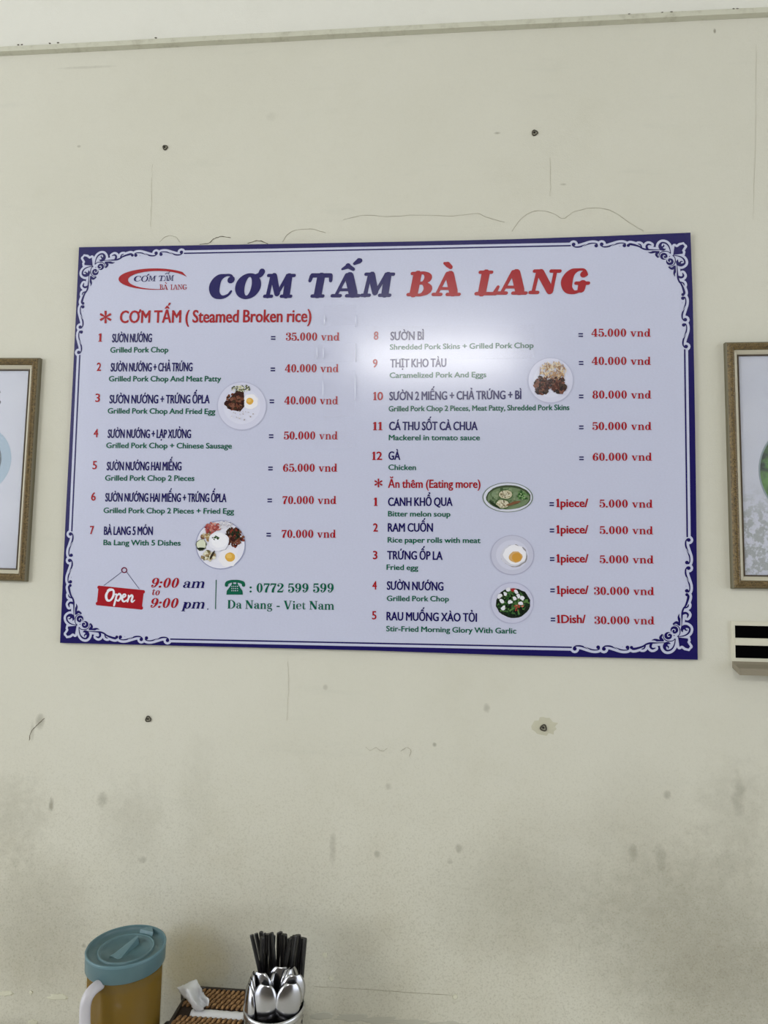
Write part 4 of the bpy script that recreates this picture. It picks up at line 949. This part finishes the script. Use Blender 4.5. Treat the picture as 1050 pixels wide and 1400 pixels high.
    for i in range(len(ed)): j = (i + 1) % len(ed); bm.faces.new((ed[i], ed[j], lo[j], lo[i]))
    bm.faces.new(lo); obj_bm('folded_sheets', bm, TS, tis, True)
    # crumpled sheet pulled up at the left end
    sh = empty('tissue_sheet', (x0 + .035, (sl0 + sl1) / 2, zt)); tag(sh, 'crumpled white tissue pulled up out of the rattan box', 'tissue')
    yy = (sl0 + sl1) / 2
    def P3(u, v, dy): return at(u, v, yy + dy)
    left = [(242, 1350, .006), (249, 1361, .0), (258, 1370, -.004), (265, 1380, -.004), (274, 1383, -.002)]
    mid1 = [(252, 1346, .012), (256, 1353, -.012), (262, 1364, -.016), (270, 1374, -.012), (278, 1381, -.006)]
    mid2 = [(262, 1341, .014), (265, 1351, .002), (268, 1361, .004), (271, 1369, .006), (279, 1377, .002)]
    mid3 = [(268, 1339, .016), (272, 1349, .010), (273, 1358, .014), (275, 1365, .014), (282, 1375, .006)]
    right = [(269, 1340, .018), (275, 1351, .016), (281, 1361, .012), (286, 1367, -.004), (285, 1376, .0)]
    rows = [catmull([tuple(P3(*p)) for p in L], 5) for L in (left, mid1, mid2, mid3, right)]
    cols = [catmull([rows[i][j] for i in range(5)], 5) for j in range(len(rows[0]))]
    bm = bmesh.new(); G_ = [[bm.verts.new(V(p) + V((rnd.uniform(-.0007, .0007), rnd.uniform(-.0012, .0012), rnd.uniform(-.0006, .0006)))) for p in L] for L in cols]
    for a, b in zip(G_, G_[1:]):
        for i in range(len(a) - 1): bm.faces.new((a[i], a[i + 1], b[i + 1], b[i]))
    o = obj_bm('crumpled_sheet', bm, TS, sh, True); s = o.modifiers.new('thick', 'SOLIDIFY'); s.thickness = .0005
    return x1
tissue_box()

# ------------------------------------------------------------------ steel cutlery cup with chopsticks and spoons
print('CUP', cup_x, cup_z - TABLE, cup_r)
cup = empty('cutlery_cup', (cup_x, CY, TABLE)); tag(cup, 'round stainless steel cutlery cup full of spoons and black chopsticks', 'cutlery cup')
CUPST = plain('cup_steel', rgb(176, 174, 172), .22, 1.0, .06, 90)
def lathe(bm, prof, x, y, n=48, hole=None):
    rings = [[bm.verts.new((x + r_ * math.cos(2 * PI * k / n), y + r_ * math.sin(2 * PI * k / n), z)) for k in range(n)] for r_, z in prof]
    for a, b in zip(rings, rings[1:]):
        for k in range(n): bm.faces.new((a[k], a[(k + 1) % n], b[(k + 1) % n], b[k]))
    return rings
bm = bmesh.new(); h_ = cup_z - TABLE
rr = lathe(bm, [(cup_r * .965, TABLE), (cup_r * .965, cup_z - .010), (cup_r * .95, cup_z - .010), (cup_r * .95, TABLE + .002)], cup_x, CY); bm.faces.new(rr[0][::-1]); bm.faces.new(rr[-1])
obj_bm('cup_body', bm, CUPST, cup, True)
bm = bmesh.new(); lathe(bm, [(cup_r * .955, cup_z - .012), (cup_r, cup_z - .010), (cup_r * 1.015, cup_z - .004), (cup_r, cup_z), (cup_r * .965, cup_z - .001), (cup_r * .95, cup_z - .006), (cup_r * .95, cup_z - .012)], cup_x, CY); obj_bm('cup_rim', bm, STEEL, cup, True)
HOLE = plain('drain_hole', rgb(20, 20, 22), .8)
bm = bmesh.new()
for a in range(-70, 20, 16):
    for dz in (.022, .040, .058):
        t = math.radians(a); d = V((math.cos(t), math.sin(t), 0)); p = V((cup_x, CY, cup_z - dz)) + d * cup_r * .9645; bm_tube(bm, [p, p + d * .0006], .0022, n=8)
obj_bm('drain_holes', bm, HOLE, cup)

CHOP = plain('black_chopstick', rgb(14, 13, 14), .32, vary=.3, scale=200)
tips = [(344, 1278, 357), (350, 1276, 362), (357, 1274, 361), (361, 1275.5, 363), (365, 1277, 362), (368, 1276, 369), (371.5, 1275.5, 378), (358.5, 1281, 356), (381, 1275.5, 379), (384, 1274, 376), (387, 1277, 384), (390, 1277.5, 389),
        (396, 1283, 386), (399, 1281, 392), (402, 1279.5, 394), (406, 1278.5, 396), (409, 1278, 399), (412, 1281.5, 403), (417, 1283, 412), (414.5, 1282, 407), (374, 1279, 370), (394, 1284, 400)]
LBL = 'thin black chopstick standing tip up at the back of the steel cutlery cup'
CG = 'black chopsticks in the cutlery cup'
def seg_gap(p1, q1, p2, q2):
    best = 9.0
    for i in range(25):
        p = p1 + (q1 - p1) * (i / 24); d = q2 - p2; t = max(0, min(1, (p - p2).dot(d) / d.dot(d))); best = min(best, (p - (p2 + d * t)).length)
    return best
mesh_ref = None; placed = []
for i, (u, v, ub) in enumerate(tips):
    best = None
    for a in range(9):
        top = at(u, v, CY + .014 + a * .0055)
        for b in range(12):
            yb = CY - .012 + b * .0048; low = at(ub, 1345, (top.y + yb) / 2); xb = top.x + (low.x - top.x) * (top.z - TABLE - .008) / (top.z - low.z)
            lim = math.sqrt(max(0, (cup_r * .9) ** 2 - (yb - CY) ** 2)); xb = max(cup_x - lim, min(cup_x + lim, xb)); base = V((xb, yb, TABLE + .008))
            t = (top.z - cup_z) / (top.z - base.z); rim = top + (base - top) * t
            if (V((rim.x, rim.y)) - V((cup_x, CY))).length > cup_r * .9: continue
            g = min([seg_gap(top, base, *q) for q in placed] + [.0085])
            if best is None or g > best[0] + 1e-6: best = (g, top, base)
    g, top, base = best; placed.append((top, base)); d = (base - top); L_ = d.length; d.normalize()
    if mesh_ref is None:
        bm = bmesh.new(); rings = []
        for z, w in ((0, .0020), (.10, .0024), (.18, .0031), (.2385, .0036), (.24, .0032)): rings.append([bm.verts.new((w * math.cos(PI / 8 + 2 * PI * k / 8), w * math.sin(PI / 8 + 2 * PI * k / 8), z)) for k in range(8)])
        for a, b in zip(rings, rings[1:]):
            for k in range(8): bm.faces.new((a[k], a[(k + 1) % 8], b[(k + 1) % 8], b[k]))
        bm.faces.new(rings[0][::-1]); bm.faces.new(rings[-1]); o = obj_bm('chopstick', bm, CHOP); mesh_ref = o
    else: o = mesh_ref.copy(); COL.objects.link(o)
    o.rotation_mode = 'QUATERNION'; o.rotation_quaternion = (-d).to_track_quat('Z', 'Y'); o.scale = (1, 1, L_ / .24); o.location = base
    tag(o, LBL, 'chopstick', CG)
print('GAPS', [round(min([seg_gap(*placed[i], *placed[j]) for j in range(len(placed)) if j != i]) * 1000, 1) for i in range(len(placed))])

SPST = plain('spoon_steel', rgb(178, 178, 182), .2, 1.0, .03, 60)
def spoon_parts():
    """spoon standing bowl up: origin at the bowl's tip, handle down -z, hollow towards +y"""
    L, Wd, D = .080, .0225, .0130; bm = bmesh.new(); nu, nv = 16, 12
    for off in (0.0,):
        g = []
        for i in range(nu + 1):
            s = i / nu; z = -L * s; w = Wd * (math.sin(PI * min(1, s * .97 + .03) ** .82) ** .62) if s < .99 else .003; w = max(w, .0028); dep = D * math.sin(PI * (.06 + .86 * s)) ** .8
            g.append([bm.verts.new((w * math.sin(t), -dep * math.cos(t) * 1.0 + .0 * s, z)) for t in [-PI / 2 + PI * k / nv for k in range(nv + 1)]])
        for a, b in zip(g, g[1:]):
            for k in range(nv): bm.faces.new((a[k], a[k + 1], b[k + 1], b[k]))
    return bm
proto = None
def spoon(u, v, y, lean, yaw, roll, label, group=None, s=1.0):
    """tip of the bowl at (u,v); lean tilts the bowl towards the room"""
    global proto
    if proto is None:
        rt = bpy.data.objects.new('spoon', None); COL.objects.link(rt); rt.empty_display_size = .02
        o = obj_bm('bowl', spoon_parts(), SPST, rt, True, world=False); m = o.modifiers.new('thick', 'SOLIDIFY'); m.thickness = .0011; m.offset = 0; m2 = o.modifiers.new('smooth', 'SUBSURF'); m2.levels = 1; m2.render_levels = 1
        bm = bmesh.new(); bm_tube(bm, [(0, -.0035, -.076), (0, -.001, -.086), (0, .001, -.10), (0, 0, -.150)], [.0032, .0030, .0036, .0060], n=10, squash=(V((0, 1, 0)), .4)); obj_bm('handle', bm, SPST, rt, True, world=False)
        proto = rt; r = rt
    else:
        r = proto.copy(); COL.objects.link(r)
        for ch in proto.children:
            c = ch.copy(); COL.objects.link(c); c.parent = r
    r.location = at(u, v, y); r.rotation_euler = (lean, roll, yaw); r.scale = (s, s, s)
    tag(r, label, 'spoon', group or 'spoons in the cutlery cup')
SPG = 'spoons in the cutlery cup'
RD = math.radians
spoon(364, 1345, CY - .028, RD(6), RD(-6), RD(3), 'steel spoon at the front left of the cup, back of its bowl shining')
spoon(403.5, 1331, CY - .004, RD(8), RD(22), RD(8), 'taller steel spoon at the right of the cup, nested behind another bowl')
spoon(399, 1343, CY - .022, RD(8), RD(24), RD(9), 'steel spoon at the front right of the cup, leaning right')
spoon(357, 1328, CY - .006, RD(5), RD(-16), RD(-2), 'steel spoon behind the front left spoon in the cup')
spoon(384, 1320, CY + .012, RD(4), RD(6), RD(2), 'tallest steel spoon standing in the middle of the cup before the chopsticks')
ETXT = 'steel spoon seen edge on in the tight bundle at the left of the cup'
for i, (u, v) in enumerate(((348, 1330), (345, 1337), (342.5, 1345))): spoon(u, v, CY - .004 - i * .006, RD(4), RD(-72 + i * 6), RD(-5), ETXT, 'edge on spoons at the left of the cup', .92)
ETXT = 'steel spoon seen edge on among the thin rims behind the middle of the cup'
for i, (u, v) in enumerate(((376, 1327), (393, 1322), (398, 1322))): spoon(u, v, CY + .008, RD(3), RD(76 - i * 5), RD(2), ETXT, 'edge on spoons in the middle of the cup', .92)
